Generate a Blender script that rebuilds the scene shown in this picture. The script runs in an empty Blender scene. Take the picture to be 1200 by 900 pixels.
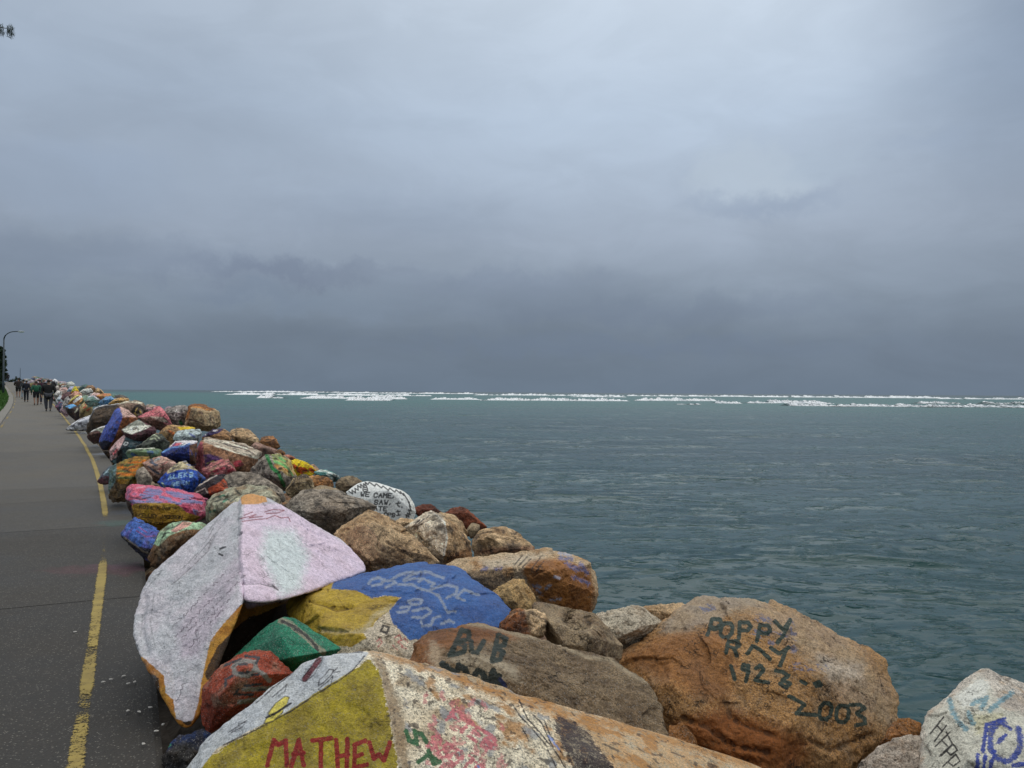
import bpy, bmesh, math, random
import numpy as np
from mathutils import Vector, Matrix
random.seed(7); rng = np.random.default_rng(7)
C = bpy.context.scene.collection
scene = bpy.context.scene

# ------------------------------------------------------------------ camera
FPX = 933.0                      # focal length in pixels of a 1200 px wide frame
pitch, roll = math.radians(0.59), math.radians(0.39)
_f = Vector((0, math.cos(pitch), math.sin(pitch)))
_r0 = Vector((1, 0, 0)); _u0 = _r0.cross(_f)
_r = _r0 * math.cos(roll) + _u0 * math.sin(roll)
_u = _u0 * math.cos(roll) - _r0 * math.sin(roll)
cam = bpy.data.cameras.new("camera"); camo = bpy.data.objects.new("camera", cam); C.objects.link(camo)
camo.matrix_world = Matrix(((_r.x, _u.x, -_f.x, 0), (_r.y, _u.y, -_f.y, 0), (_r.z, _u.z, -_f.z, 0), (0, 0, 0, 1)))
cam.sensor_width = 36; cam.lens = FPX / 1200 * 36; cam.clip_start = 0.05; cam.clip_end = 60000
scene.camera = camo
RM = np.array([[_r.x, _r.y, _r.z], [_u.x, _u.y, _u.z], [_f.x, _f.y, _f.z]])   # world -> (right, up, forward)

# ------------------------------------------------------------------ world, sun, exposure
world = bpy.data.worlds.new("World"); scene.world = world; world.use_nodes = True
scene.view_settings.view_transform = 'Standard'; scene.view_settings.look = 'None'
scene.view_settings.exposure = 0.0; scene.view_settings.gamma = 1.0
try: scene.view_settings.use_curve_mapping = False
except Exception: pass
SUN_EL, SUN_AZ = math.radians(62), math.radians(18)       # high, ahead and slightly right, behind cloud

class NT:
    """small helper for building node trees"""
    def __init__(s, tree): s.t = tree; s.n = tree.nodes; s.l = tree.links
    def node(s, typ, **kw):
        nd = s.n.new(typ)
        for k, v in kw.items(): setattr(nd, k, v)
        return nd
    def put(s, sock, v):
        if isinstance(v, bpy.types.NodeSocket): s.l.new(v, sock)
        elif v is not None:
            if hasattr(sock.default_value, '__len__') and not hasattr(v, '__len__'): v = (v,) * len(sock.default_value)
            if hasattr(v, '__len__') and len(sock.default_value) == 4 and len(v) == 3: v = tuple(v) + (1,)
            sock.default_value = v
    def math(s, op, a, b=0.5, c=0.5, clamp=False):
        nd = s.node('ShaderNodeMath', operation=op, use_clamp=clamp)
        s.put(nd.inputs[0], a); s.put(nd.inputs[1], b); s.put(nd.inputs[2], c); return nd.outputs[0]
    def vmath(s, op, a, b=None, scale=None):
        nd = s.node('ShaderNodeVectorMath', operation=op)
        s.put(nd.inputs[0], a)
        if b is not None: s.put(nd.inputs[1], b)
        if scale is not None: s.put(nd.inputs['Scale'], scale)
        return nd.outputs['Value'] if op in ('LENGTH', 'DOT_PRODUCT', 'DISTANCE') else nd.outputs[0]
    def mix(s, f, a, b, blend='MIX'):
        nd = s.node('ShaderNodeMix', data_type='RGBA', blend_type=blend)
        s.put(nd.inputs[0], f); s.put(nd.inputs[6], a); s.put(nd.inputs[7], b); return nd.outputs[2]
    def noise(s, vec, scale, detail=3, rough=0.55, dist=0.0, out=0):
        nd = s.node('ShaderNodeTexNoise'); s.put(nd.inputs['Vector'], vec)
        s.put(nd.inputs['Scale'], scale); s.put(nd.inputs['Detail'], detail); s.put(nd.inputs['Roughness'], rough); s.put(nd.inputs['Distortion'], dist)
        return nd.outputs[out]
    def ramp(s, f, a, b, lo=0.0, hi=1.0, smooth=True):
        nd = s.node('ShaderNodeMapRange', interpolation_type='SMOOTHSTEP' if smooth else 'LINEAR')
        s.put(nd.inputs[0], f); s.put(nd.inputs[1], a); s.put(nd.inputs[2], b); s.put(nd.inputs[3], lo); s.put(nd.inputs[4], hi)
        return nd.outputs[0]
    def curve(s, f, stops):
        nd = s.node('ShaderNodeValToRGB'); s.put(nd.inputs[0], f); e = nd.color_ramp.elements
        while len(e) < len(stops): e.new(0.5)
        for el, (p, c) in zip(e, stops): el.position = p; el.color = tuple(c) + (1,)
        return nd.outputs[0]

def lin(c):
    c = c / 255.0
    return c / 12.92 if c <= 0.04045 else ((c + 0.055) / 1.055) ** 2.4
def RGB(r, g, b): return (lin(r), lin(g), lin(b))

def dir_of(px, py):
    v = _f + _r * ((px - 600) / FPX) + _u * (-(py - 450) / FPX); v.normalize(); return v

def build_world():
    T = NT(world.node_tree); T.n.clear()
    sky = T.node('ShaderNodeTexSky', sky_type='NISHITA', sun_disc=False)
    sky.sun_elevation = SUN_EL; sky.sun_rotation = SUN_AZ; sky.air_density = 1.5; sky.dust_density = 4.0
    geo = T.node('ShaderNodeTexCoord'); d = T.vmath('NORMALIZE', geo.outputs['Generated'])
    sep = T.node('ShaderNodeSeparateXYZ'); T.l.new(d, sep.inputs[0]); x, y, z = sep.outputs
    # large soft distortion so that bands are not straight
    flat = T.node('ShaderNodeMapping'); T.l.new(d, flat.inputs[0]); flat.inputs['Scale'].default_value = (1, 1, 2.6)
    fv = flat.outputs[0]
    n1 = T.noise(fv, 2.2, 6, 0.52, 0.3); n2 = T.noise(fv, 7.0, 6, 0.55, 0.5); n3 = T.noise(fv, 1.1, 2, 0.5)
    zz = T.math('ADD', z, T.math('MULTIPLY', T.math('SUBTRACT', n1, 0.5), 0.09))
    zz = T.math('ADD', zz, T.math('MULTIPLY', T.math('SUBTRACT', n2, 0.5), 0.02))
    grad = T.curve(T.math('MAXIMUM', zz, 0.0), [
        (0.0, RGB(109, 124, 141)), (0.06, RGB(112, 126, 143)), (0.11, RGB(125, 139, 156)), (0.19, RGB(149, 162, 180)),
        (0.33, RGB(163, 178, 197)), (0.45, RGB(174, 187, 203)), (0.7, (0.80, 0.84, 0.88)), (1.0, (1.0, 1.02, 1.04))])
    # brighter veil towards the hidden sun, darker to the left and right
    def blob(px, py, r0, r1, vec):
        c = dir_of(px, py); dist = T.vmath('DISTANCE', vec, tuple(c)); return T.ramp(dist, r1, r0)
    glow = blob(800, -120, 0.0, 0.62, d)
    col = T.mix(glow, grad, T.mix(1.0, grad, (1.42, 1.40, 1.36), 'MULTIPLY'))
    edge = blob(1290, -10, 0.03, 0.25, T.vmath('ADD', d, T.vmath('SCALE', T.vmath('SUBTRACT', T.noise(d, 3, 4, out=1), (0.5, 0.5, 0.5)), scale=0.15)))
    col = T.mix(T.math('MULTIPLY', edge, .75), col, RGB(130, 147, 170))
    low = T.ramp(z, 0.30, 0.0)
    # mottling of the cloud base
    soft = T.ramp(n2, 0.35, 0.68, 0.965, 1.035); big = T.ramp(n1, 0.3, 0.7, 0.96, 1.04)
    m = T.math('MULTIPLY', soft, big)
    comb = T.node('ShaderNodeCombineXYZ'); [T.l.new(m, comb.inputs[i]) for i in range(3)]
    col = T.mix(1.0, col, comb.outputs[0], 'MULTIPLY')
    # individual clouds in view: wobbled blobs, flat bottomed
    wob = T.vmath('SCALE', T.vmath('SUBTRACT', T.noise(d, 17, 7, 0.62, out=1), (0.5, 0.5, 0.5)), scale=0.085)
    dw = T.vmath('ADD', d, wob)
    def cloud(px, py, sx, sy, colr, amt, col, soft=0.6, flatb=None):
        c = dir_of(px, py)
        v = T.vmath('SUBTRACT', dw, tuple(c)); v = T.vmath('DIVIDE', v, (sx, sx, sy))
        L = T.vmath('LENGTH', v); f = T.ramp(L, 1.0 + soft, 1.0 - soft, 0, amt)
        if flatb is not None: f = T.math('MULTIPLY', f, T.ramp(z, dir_of(px, flatb + 8).z, dir_of(px, flatb - 8).z))
        return T.mix(f, col, colr)
    for (px, py, sx, sy, colr, amt, so, fb) in [
        (875, 205, .055, .036, RGB(184, 198, 212), 0.55, .38, 240), (915, 214, .030, .016, RGB(180, 194, 209), 0.55, .45, 240), (960, 192, .045, .018, RGB(173, 189, 206), 0.45, .6, None),
        (892, 237, .070, .012, RGB(140, 156, 180), 0.42, .8, None),
        (1090, 175, .045, .010, RGB(155, 171, 193), 0.38, .8, None), (1120, 155, .025, .010, RGB(155, 171, 193), 0.38, .8, None),
        (70, 210, .10, .035, RGB(149, 165, 187), 0.41, .6, None), (130, 185, .05, .02, RGB(155, 171, 193), 0.38, .7, None),
        (330, 322, .10, .012, RGB(105, 117, 141), 0.49, .8, None), (290, 345, .06, .01, RGB(106, 119, 142), 0.38, .8, None),
        (360, 352, .13, .016, RGB(126, 142, 162), 0.45, .7, None), (120, 300, .16, .02, RGB(119, 133, 156), 0.34, .8, None),
        (600, 335, .14, .016, RGB(117, 131, 155), 0.34, .8, None), (740, 365, .22, .016, RGB(109, 123, 147), 0.34, .9, None),
        (700, 405, .25, .012, RGB(109, 125, 148), 0.38, .8, None), (1000, 410, .25, .015, RGB(117, 133, 155), 0.12, .9, None),
        (480, 250, .12, .03, RGB(133, 149, 171), 0.26, .9, None)]:
        col = cloud(px, py, sx, sy, colr, amt, col, so, fb)
    col = T.mix(T.ramp(z, 0.0, -0.05), col, RGB(70, 84, 92))
    mul = T.mix(1.0, col, (10.0, 10.0, 10.0), 'MULTIPLY')
    fin = T.mix(0.97, sky.outputs[0], mul)
    bg = T.node('ShaderNodeBackground'); T.l.new(fin, bg.inputs[0]); bg.inputs[1].default_value = 0.1
    out = T.node('ShaderNodeOutputWorld'); T.l.new(bg.outputs[0], out.inputs[0])
build_world()

sun = bpy.data.lights.new("sun", 'SUN'); sun.energy = 0.9; sun.angle = math.radians(90); sun.color = (1.0, 0.97, 0.92)
suno = bpy.data.objects.new("sun", sun); C.objects.link(suno)
sd = Vector((math.sin(SUN_AZ) * math.cos(SUN_EL), math.cos(SUN_AZ) * math.cos(SUN_EL), math.sin(SUN_EL)))
suno.rotation_euler = sd.to_track_quat('Z', 'Y').to_euler(); suno.location = (0, 0, 60)

# ------------------------------------------------------------------ helpers
def pix(px, py, D):
    """point at forward distance D (metres along +Y) seen at photo pixel px,py"""
    v = _f + _r * ((px - 600) / FPX) + _u * (-(py - 450) / FPX)
    return v * (D / v.y)
def to_px(P):
    q = P @ RM.T; return np.stack([600 + FPX * q[:, 0] / q[:, 2], 450 - FPX * q[:, 1] / q[:, 2]], 1)
def tag(o, label=None, cat=None, group=None, kind=None):
    if label: o['label'] = label
    if cat: o['category'] = cat
    if group: o['group'] = group
    if kind: o['kind'] = kind
    return o
def link(name, me, mat=None, parent=None, loc=None):
    o = bpy.data.objects.new(name, me); C.objects.link(o)
    if mat is not None and not me.materials: me.materials.append(mat)
    if parent: o.parent = parent
    if loc is not None: o.location = loc
    return o
def empty(name, loc, rz=0):
    o = bpy.data.objects.new(name, None); C.objects.link(o); o.location = loc; o.rotation_euler = (0, 0, rz); o.empty_display_size = .2; return o
def mesh_np(name, V, F, smooth=True):
    me = bpy.data.meshes.new(name); V = np.asarray(V, np.float32); F = np.asarray(F, np.int32); k = F.shape[1]
    me.vertices.add(len(V)); me.vertices.foreach_set('co', V.ravel())
    me.loops.add(F.size); me.loops.foreach_set('vertex_index', F.ravel())
    me.polygons.add(len(F)); me.polygons.foreach_set('loop_start', np.arange(0, F.size, k, dtype=np.int32))
    try: me.polygons.foreach_set('loop_total', np.full(len(F), k, np.int32))
    except Exception: pass
    me.update(calc_edges=True)
    me.polygons.foreach_set('use_smooth', np.full(len(F), smooth)); return me
def fattr(me, name, arr):
    a = me.attributes.new(name, 'FLOAT', 'POINT'); a.data.foreach_set('value', np.asarray(arr, np.float32).ravel())
def cattr(me, name, arr):
    a = me.attributes.new(name, 'FLOAT_COLOR', 'POINT'); n = len(arr)
    a.data.foreach_set('color', np.concatenate([arr, np.ones((n, 1))], 1).astype(np.float32).ravel())

# vectorised gradient noise
_P = rng.permutation(256).astype(np.int32); _P = np.concatenate([_P, _P, _P])
_G = rng.normal(size=(256, 3)); _G /= np.linalg.norm(_G, axis=1)[:, None]; _G = _G.astype(np.float32)
def pnoise(P):
    P = np.asarray(P, np.float32); i = np.floor(P).astype(np.int32); f = P - i; i &= 255
    w = f * f * f * (f * (f * 6 - 15) + 10); out = 0
    for dx in (0, 1):
        hx = _P[i[:, 0] + dx]; wx = w[:, 0] if dx else 1 - w[:, 0]
        for dy in (0, 1):
            hy = _P[hx + i[:, 1] + dy]; wy = w[:, 1] if dy else 1 - w[:, 1]
            for dz in (0, 1):
                h = _P[hy + i[:, 2] + dz] & 255; wz = w[:, 2] if dz else 1 - w[:, 2]
                g = _G[h]
                dot = g[:, 0] * (f[:, 0] - dx) + g[:, 1] * (f[:, 1] - dy) + g[:, 2] * (f[:, 2] - dz)
                out = out + wx * wy * wz * dot
    return out * 1.5
def fbm(P, s, o=3, ridged=False, seed=0.0):
    r = 0; a = 1; t = 0; Q = P * s + seed
    for _ in range(o):
        n = pnoise(Q); n = (1 - 2 * np.abs(n)) if ridged else n
        r = r + a * n; t += a; a *= .5; Q = Q * 2.03 + 17.3
    return r / t

# ------------------------------------------------------------------ materials
def new_mat(name):
    m = bpy.data.materials.new(name); m.use_nodes = True; T = NT(m.node_tree)
    return m, T, T.n['Principled BSDF']
def objvec(T, spread=40.0):
    tc = T.node('ShaderNodeTexCoord'); oi = T.node('ShaderNodeObjectInfo')
    r = T.math('MULTIPLY', oi.outputs['Random'], spread); return T.vmath('ADD', tc.outputs['Object'], r)
def bump(T, B, h, dist, strength=1.0, normal=None):
    b = T.node('ShaderNodeBump'); T.put(b.inputs['Height'], h); b.inputs['Distance'].default_value = dist; b.inputs['Strength'].default_value = strength
    if normal is not None: T.l.new(normal, b.inputs['Normal'])
    if B is not None: T.l.new(b.outputs[0], B.inputs['Normal'])
    return b.outputs[0]
def simple(name, col, rough=.7, var=.15, scale=20, bd=0.0, metallic=0.0):
    m, T, B = new_mat(name); v = objvec(T); n = T.noise(v, scale, 4)
    k = T.ramp(n, .25, .75, 1 - var, 1 + var, False); c = T.node('ShaderNodeCombineXYZ'); [T.l.new(k, c.inputs[i]) for i in range(3)]
    T.put(B.inputs['Base Color'], T.mix(1, col, c.outputs[0], 'MULTIPLY')); B.inputs['Roughness'].default_value = rough; B.inputs['Metallic'].default_value = metallic
    if bd: bump(T, B, n, bd)
    return m

def stone_material(name, layers=(), smooth=1.0):
    """stone and weathered paint: base colour from the vertex attribute, painted layers from signed distance attributes"""
    m, T, B = new_mat(name); v = objvec(T)
    at = T.node('ShaderNodeAttribute', attribute_name='col'); col = at.outputs['Color']
    fine = T.noise(v, 110, 4, .7); mid = T.noise(v, 26, 5, .65); coarse = T.noise(v, 6, 4, .6); edge = T.noise(v, 45, 4, .65)
    brush = T.noise(v, 15, 3, .55); sm_ = T.node('ShaderNodeMapping'); T.l.new(v, sm_.inputs[0]); sm_.inputs['Rotation'].default_value = (.4, .3, .6); sm_.inputs['Scale'].default_value = (60, 60, 7); streak = T.noise(sm_.outputs[0], 1.0, 4, .6)
    def scale_col(c, k):
        q = T.node('ShaderNodeCombineXYZ'); [T.l.new(k, q.inputs[i]) for i in range(3)]; return T.mix(1, c, q.outputs[0], 'MULTIPLY')
    nat = scale_col(col, T.math('MULTIPLY', T.ramp(fine, .32, .68, .48, 1.85, False), T.ramp(mid, .3, .7, .72, 1.34, False)))
    # dark mineral grains and pale grains
    vo = T.node('ShaderNodeTexVoronoi'); T.l.new(v, vo.inputs['Vector']); vo.inputs['Scale'].default_value = 150
    g = T.math('MULTIPLY', T.ramp(vo.outputs['Distance'], .34, .12), T.ramp(mid, .42, .6))
    nat = T.mix(T.math('MULTIPLY', g, .6), nat, (.05, .04, .035))
    gr = T.node('ShaderNodeTexVoronoi'); T.l.new(v, gr.inputs['Vector']); gr.inputs['Scale'].default_value = 170
    gs = T.node('ShaderNodeSeparateColor'); T.l.new(gr.outputs['Color'], gs.inputs[0]); gd = T.ramp(gr.outputs['Distance'], .5, .3)
    black = T.math('MULTIPLY', gd, T.ramp(gs.outputs[0], .70, .76)); white = T.math('MULTIPLY', gd, T.ramp(gs.outputs[1], .80, .86))
    nat = T.mix(T.math('MULTIPLY', black, .75), nat, (.03, .027, .025)); nat = T.mix(T.math('MULTIPLY', white, .5), nat, (.46, .43, .38)); col = nat
    # hairline fractures
    cv = T.vmath('ADD', v, T.vmath('SCALE', T.vmath('SUBTRACT', T.noise(v, 3.0, 5, .65, out=1), (.5, .5, .5)), scale=.9))
    ck = T.node('ShaderNodeTexVoronoi', feature='DISTANCE_TO_EDGE'); T.l.new(cv, ck.inputs['Vector']); ck.inputs['Scale'].default_value = 2.6
    crk = T.math('MULTIPLY', T.math('MULTIPLY', T.ramp(ck.outputs['Distance'], .022, .003), T.ramp(coarse, .52, .62)), smooth)
    painted = T.math('MULTIPLY', 1.0, 0.0)
    for i, L in enumerate(layers):
        a = T.node('ShaderNodeAttribute', attribute_name='s%d' % i)
        amp, soft = L.get('amp', 3.0), L.get('soft', .7)
        s = T.math('ADD', a.outputs['Fac'], T.math('MULTIPLY', T.math('SUBTRACT', edge, .5), amp * 2))
        s = T.math('ADD', s, T.math('MULTIPLY', T.math('SUBTRACT', fine, .5), amp * 1.2))
        f = T.math('MULTIPLY', T.ramp(s, soft, -soft), L.get('op', .95))
        s = T.math('ADD', s, T.math('MULTIPLY', T.math('SUBTRACT', brush, .5), min(amp, 3) * 1.6))
        wear = L.get('wear', .25)      # share of stone showing through
        if wear > 0:
            w = T.ramp(T.math('ADD', T.math('MULTIPLY', fine, .5), T.math('MULTIPLY', mid, .5)), .36 + wear * .22, .30 + wear * .22)
            f = T.math('MULTIPLY', f, T.math('SUBTRACT', 1.0, T.math('MULTIPLY', w, .75)))
        pc = L['col']; c2 = L.get('col2')
        if c2 is not None: pc = T.mix(T.ramp(coarse, .38, .62), pc, c2)
        pc = scale_col(pc, T.math('MULTIPLY', T.math('MULTIPLY', T.ramp(mid, .3, .7, .84, 1.18, False), T.ramp(streak, .3, .7, .86, 1.14, False)), T.ramp(fine, .32, .68, .76, 1.24, False)))
        f = T.math('MULTIPLY', f, T.math('SUBTRACT', 1.0, T.math('MULTIPLY', black, .28 + wear)))
        col = T.mix(f, col, pc); painted = T.math('MAXIMUM', painted, f)
    # grime in hollows
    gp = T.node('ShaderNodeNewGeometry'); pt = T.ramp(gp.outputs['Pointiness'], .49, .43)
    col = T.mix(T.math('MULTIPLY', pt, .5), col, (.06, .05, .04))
    col = T.mix(T.math('MULTIPLY', crk, .8), col, (.035, .028, .022))
    T.l.new(col, B.inputs['Base Color'])
    T.put(B.inputs['Roughness'], T.math('SUBTRACT', .9, T.math('MULTIPLY', painted, .25)))
    B.inputs['Specular IOR Level'].default_value = .3
    h = T.math('ADD', T.math('MULTIPLY', mid, .6), T.math('MULTIPLY', fine, .35)); h = T.math('ADD', h, T.math('MULTIPLY', coarse, .8)); h = T.math('SUBTRACT', h, T.math('MULTIPLY', crk, .5)); h = T.math('ADD', h, T.math('MULTIPLY', gd, .06))
    bump(T, B, h, .008 + .020 * smooth, 1.0)
    return m
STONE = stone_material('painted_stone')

# ------------------------------------------------------------------ sphere templates for the boulders
_T = {}
def ico(level):
    if level in _T: return _T[level]
    if level == 0:
        t = (1 + 5 ** .5) / 2
        V = np.array([(-1, t, 0), (1, t, 0), (-1, -t, 0), (1, -t, 0), (0, -1, t), (0, 1, t), (0, -1, -t), (0, 1, -t), (t, 0, -1), (t, 0, 1), (-t, 0, -1), (-t, 0, 1)], float)
        F = np.array([(0, 11, 5), (0, 5, 1), (0, 1, 7), (0, 7, 10), (0, 10, 11), (1, 5, 9), (5, 11, 4), (11, 10, 2), (10, 7, 6), (7, 1, 8), (3, 9, 4), (3, 4, 2), (3, 2, 6), (3, 6, 8), (3, 8, 9), (4, 9, 5), (2, 4, 11), (6, 2, 10), (8, 6, 7), (9, 8, 1)])
        V /= np.linalg.norm(V, axis=1)[:, None]
    else:
        V0, F0, _ = ico(level - 1)
        E = np.concatenate([F0[:, [0, 1]], F0[:, [1, 2]], F0[:, [2, 0]]]); Es = np.sort(E, 1)
        key = Es[:, 0].astype(np.int64) * len(V0) + Es[:, 1]; uq, inv = np.unique(key, return_inverse=True)
        M = (V0[uq // len(V0)] + V0[uq % len(V0)]); M /= np.linalg.norm(M, axis=1)[:, None]
        V = np.concatenate([V0, M]); n = len(F0); a, b, c = (inv[:n] + len(V0), inv[n:2 * n] + len(V0), inv[2 * n:] + len(V0))
        F = np.concatenate([np.stack([F0[:, 0], a, c], 1), np.stack([F0[:, 1], b, a], 1), np.stack([F0[:, 2], c, b], 1), np.stack([a, b, c], 1)])
    E = np.concatenate([F[:, [0, 1]], F[:, [1, 2]], F[:, [2, 0]]]); o = np.argsort(E[:, 0], kind='stable'); E = E[o]
    cnt = np.bincount(E[:, 0], minlength=len(V)); st = np.concatenate([[0], np.cumsum(cnt)[:-1]])
    N = np.zeros((len(V), 6), int)
    for k in range(6): N[:, k] = E[st + np.minimum(k, cnt - 1), 1]
    _T[level] = (V, F, N); return _T[level]

def hull_planes(pts, centre):
    bm = bmesh.new(); [bm.verts.new(tuple(p)) for p in pts]; bmesh.ops.convex_hull(bm, input=bm.verts)
    pl = []
    for f in bm.faces:
        f.normal_update(); n = np.array(f.normal); h = float(n @ (np.array(f.verts[0].co) - centre))
        if f.calc_area() < 1e-9: continue
        if h < 0: n = -n; h = -h
        pl.append((n, max(h, 1e-3)))
    bm.free(); return pl

def star(pts, level, round_=.03, chips=12, chip=.07, rough=.02, seed=0, front=.45, facet=.028, nfac=46, pit=1.0):
    """one closed rocky solid round the convex hull of pts: broken facets, softened edges, fractal relief"""
    pts = np.array([tuple(p) for p in pts], float); c = pts.mean(0); q = pts - c
    V, F, N = ico(level); ev, E = np.linalg.eigh(q.T @ q / len(q)); S = np.sqrt(np.maximum(ev, ev[-1] * .12)); S /= S[-1]
    tc = -c / np.linalg.norm(c)
    d = V @ np.diag(S) @ E.T if np.linalg.det(E) > 0 else V @ np.diag(S) @ (E * [1, 1, -1]).T
    d /= np.linalg.norm(d, axis=1)[:, None]; d = d + front * tc; d /= np.linalg.norm(d, axis=1)[:, None]
    pl = hull_planes(pts, c); rs = np.random.RandomState(seed)
    for _ in range(chips):
        n = rs.normal(size=3) * .62 + tc * 1.15 + np.array([0, 0, .3]); n /= np.linalg.norm(n)
        pl.append((n, (q @ n).max() * (1 - chip * rs.uniform(.2, 1.6))))
    r = np.full(len(d), 1e9)
    for n, h in pl:
        k = d @ n; r = np.minimum(r, np.where(k > 1e-4, h / np.maximum(k, 1e-4), 1e9))
    sp = 1.1 / 2 ** level; it = int(min(60, max(1, (round_ / sp) ** 2)))
    r0 = r.copy()
    for _ in range(it): r = r * .4 + r[N].mean(1) * .6
    r *= 1 + .35 * np.clip((r0 / r).mean() - 1, 0, .1)
    R = r.mean(); P = c + d * r[:, None]
    off = rs.uniform(0, 60, 3)
    a = fbm(P / R, 1.3, 3, seed=off) * rough * 1.6 + fbm(P / R, 4.5, 4, seed=off) * rough * 1.1
    rd = fbm(P / R, 2.2, 3, True, off + 9); a -= np.clip(rd - .45, 0, 1) ** 1.5 * rough * 2.2
    if level >= 5: b = fbm(P, 16.0, 3, True, off + 3); a -= np.clip(b - .1, 0, 1) ** 1.3 * .014 * pit / R; a += fbm(P, 9.0, 3, seed=off + 4) * .013 * pit / R + fbm(P, 34.0, 2, seed=off) * .005 * pit / R
    if facet:      # broken planes: every patch of surface tilts its own way, creases between them
        n_s = nfac if level > 3 else 16
        sidx = rs.choice(len(P), n_s, replace=False); S_ = P[sidx]; g = rs.normal(size=(n_s, 3)); g /= np.linalg.norm(g, axis=1)[:, None]; cell = R * 2.6 / math.sqrt(n_s)
        Pw = P + np.stack([fbm(P / R, 2.5, 2, seed=off + q_) for q_ in (1, 5, 9)], 1) * cell * .5
        D2 = np.sqrt(((Pw[:, None, :] - S_[None]) ** 2).sum(2)) if len(P) * n_s < 4e6 else np.stack([np.linalg.norm(Pw - s_, axis=1) for s_ in S_], 1)
        W = np.exp(-(D2 - D2.min(1)[:, None]) * 42 / cell); W /= W.sum(1)[:, None]
        dz = (P @ g.T) - (S_ * g).sum(1)[None]; a += (W * np.clip(dz / cell, -1, 1)).sum(1) * facet
    P = P + d * (a * R)[:, None]
    return P, F, c, R
def normals_of(P, F):
    n = np.cross(P[F[:, 1]] - P[F[:, 0]], P[F[:, 2]] - P[F[:, 0]]); N = np.zeros_like(P)
    for k in range(3):
        for j in range(3): N[:, j] += np.bincount(F[:, k], n[:, j], len(P))
    return N / (np.linalg.norm(N, axis=1)[:, None] + 1e-12)

# signed distances on photo pixels (used once, to place paint on each stone)
def sd_poly(Q, poly):
    poly = np.array(poly, float); d = np.full(len(Q), 1e9); ins = np.zeros(len(Q), bool)
    for a, b in zip(poly, np.roll(poly, -1, 0)):
        e = b - a; w = Q - a; t = np.clip((w @ e) / (e @ e + 1e-9), 0, 1); d = np.minimum(d, np.linalg.norm(w - t[:, None] * e, axis=1))
        c1 = (a[1] <= Q[:, 1]) != (b[1] <= Q[:, 1])
        with np.errstate(divide='ignore', invalid='ignore'): xi = a[0] + (Q[:, 1] - a[1]) * e[0] / (e[1] if e[1] else 1e-9)
        ins ^= c1 & (Q[:, 0] < xi)
    return np.where(ins, -d, d)
def sd_lines(Q, lines, w):
    out = np.full(len(Q), 60.0)
    for ln in lines:
        ln = np.array(ln, float); lo, hi = ln.min(0) - w - 8, ln.max(0) + w + 8
        k = np.where((Q[:, 0] > lo[0]) & (Q[:, 0] < hi[0]) & (Q[:, 1] > lo[1]) & (Q[:, 1] < hi[1]))[0]
        if not len(k): continue
        q = Q[k]; d = np.full(len(q), 1e9)
        for a, b in zip(ln[:-1], ln[1:]):
            e = b - a; u = q - a; t = np.clip((u @ e) / (e @ e + 1e-9), 0, 1); d = np.minimum(d, np.linalg.norm(u - t[:, None] * e, axis=1))
        out[k] = np.minimum(out[k], d - w / 2)
    return out
FONT = {'A': '00 24 40|12 32', 'B': '00 04 34 43 32 02|32 41 30 00', 'C': '43 34 14 03 01 10 30 41', 'D': '00 04 24 42 20 00', 'E': '44 04 00 40|02 32', 'F': '44 04 00|02 32',
 'G': '43 34 14 03 01 10 30 41 42 22', 'H': '00 04|40 44|02 42', 'I': '20 24', 'J': '34 31 20 10 01', 'K': '00 04|44 02 40', 'L': '04 00 40', 'M': '00 04 22 44 40', 'N': '00 04 40 44',
 'O': '14 03 01 10 30 41 43 34 14', 'P': '00 04 34 43 32 02', 'Q': '14 03 01 10 30 41 43 34 14|21 40', 'R': '00 04 34 43 32 02|22 40', 'S': '43 34 14 03 12 32 41 30 10 01', 'T': '04 44|24 20',
 'U': '04 01 10 30 41 44', 'V': '04 20 44', 'W': '04 10 22 30 44', 'X': '00 44|04 40', 'Y': '04 22 44|22 20', 'Z': '04 44 00 40', '0': '14 03 01 10 30 41 43 34 14', '1': '20 24 13',
 '2': '03 14 34 43 00 40', '3': '03 14 34 43 32 12|32 41 30 10 01', '4': '30 34 01 41', '9': '42 12 03 14 34 43 30', ',': '11 00', '.': '10 11', '-': '02 32', ' ': ''}
def text(s, x, y, h, w=None, ang=0.0, slant=0.0, gap=.35, jit=0.0, seed=1):
    """strokes of s; x,y = lower left of the first letter, ang in degrees counter-clockwise in the picture"""
    w = w or h * .62; ca, sa = math.cos(math.radians(ang)), math.sin(math.radians(ang)); out = []; cx = 0; rr = random.Random(seed)
    for ch in s:
        jy = rr.uniform(-jit, jit) * h
        for st in FONT.get(ch, '').split('|'):
            pts = []
            for t in st.split():
                gx = int(t[0]) / 4 * w + cx + slant * int(t[1]) / 4 * h; gy = int(t[1]) / 4 * h + jy
                gx += rr.uniform(-jit, jit) * w * .5
                pts.append((x + gx * ca - gy * sa * 1.0, y - gx * sa - gy * ca))
            if len(pts) > 1: out.append(pts)
        cx += w * (1 + gap) * (.7 if ch in ' ,.I' else 1)
    return out
def scrawl(x, y, length, h, ang, seed, step=3.2, gapp=.16):
    """a line of small joined-up handwriting, unreadable at this size"""
    rr = random.Random(seed); ca, sa = math.cos(math.radians(ang)), math.sin(math.radians(ang)); out = []; cur = []; t = 0
    while t < length:
        gx, gy = t, rr.uniform(-.5, .5) * h * (1.8 if rr.random() < .15 else 1); cur.append((x + gx * ca - gy * sa, y - gx * sa - gy * ca)); t += step * rr.uniform(.5, 1.2)
        if rr.random() < gapp and len(cur) > 2: out.append(cur); cur = []; t += step * 1.1
    if len(cur) > 1: out.append(cur)
    return out

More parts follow.
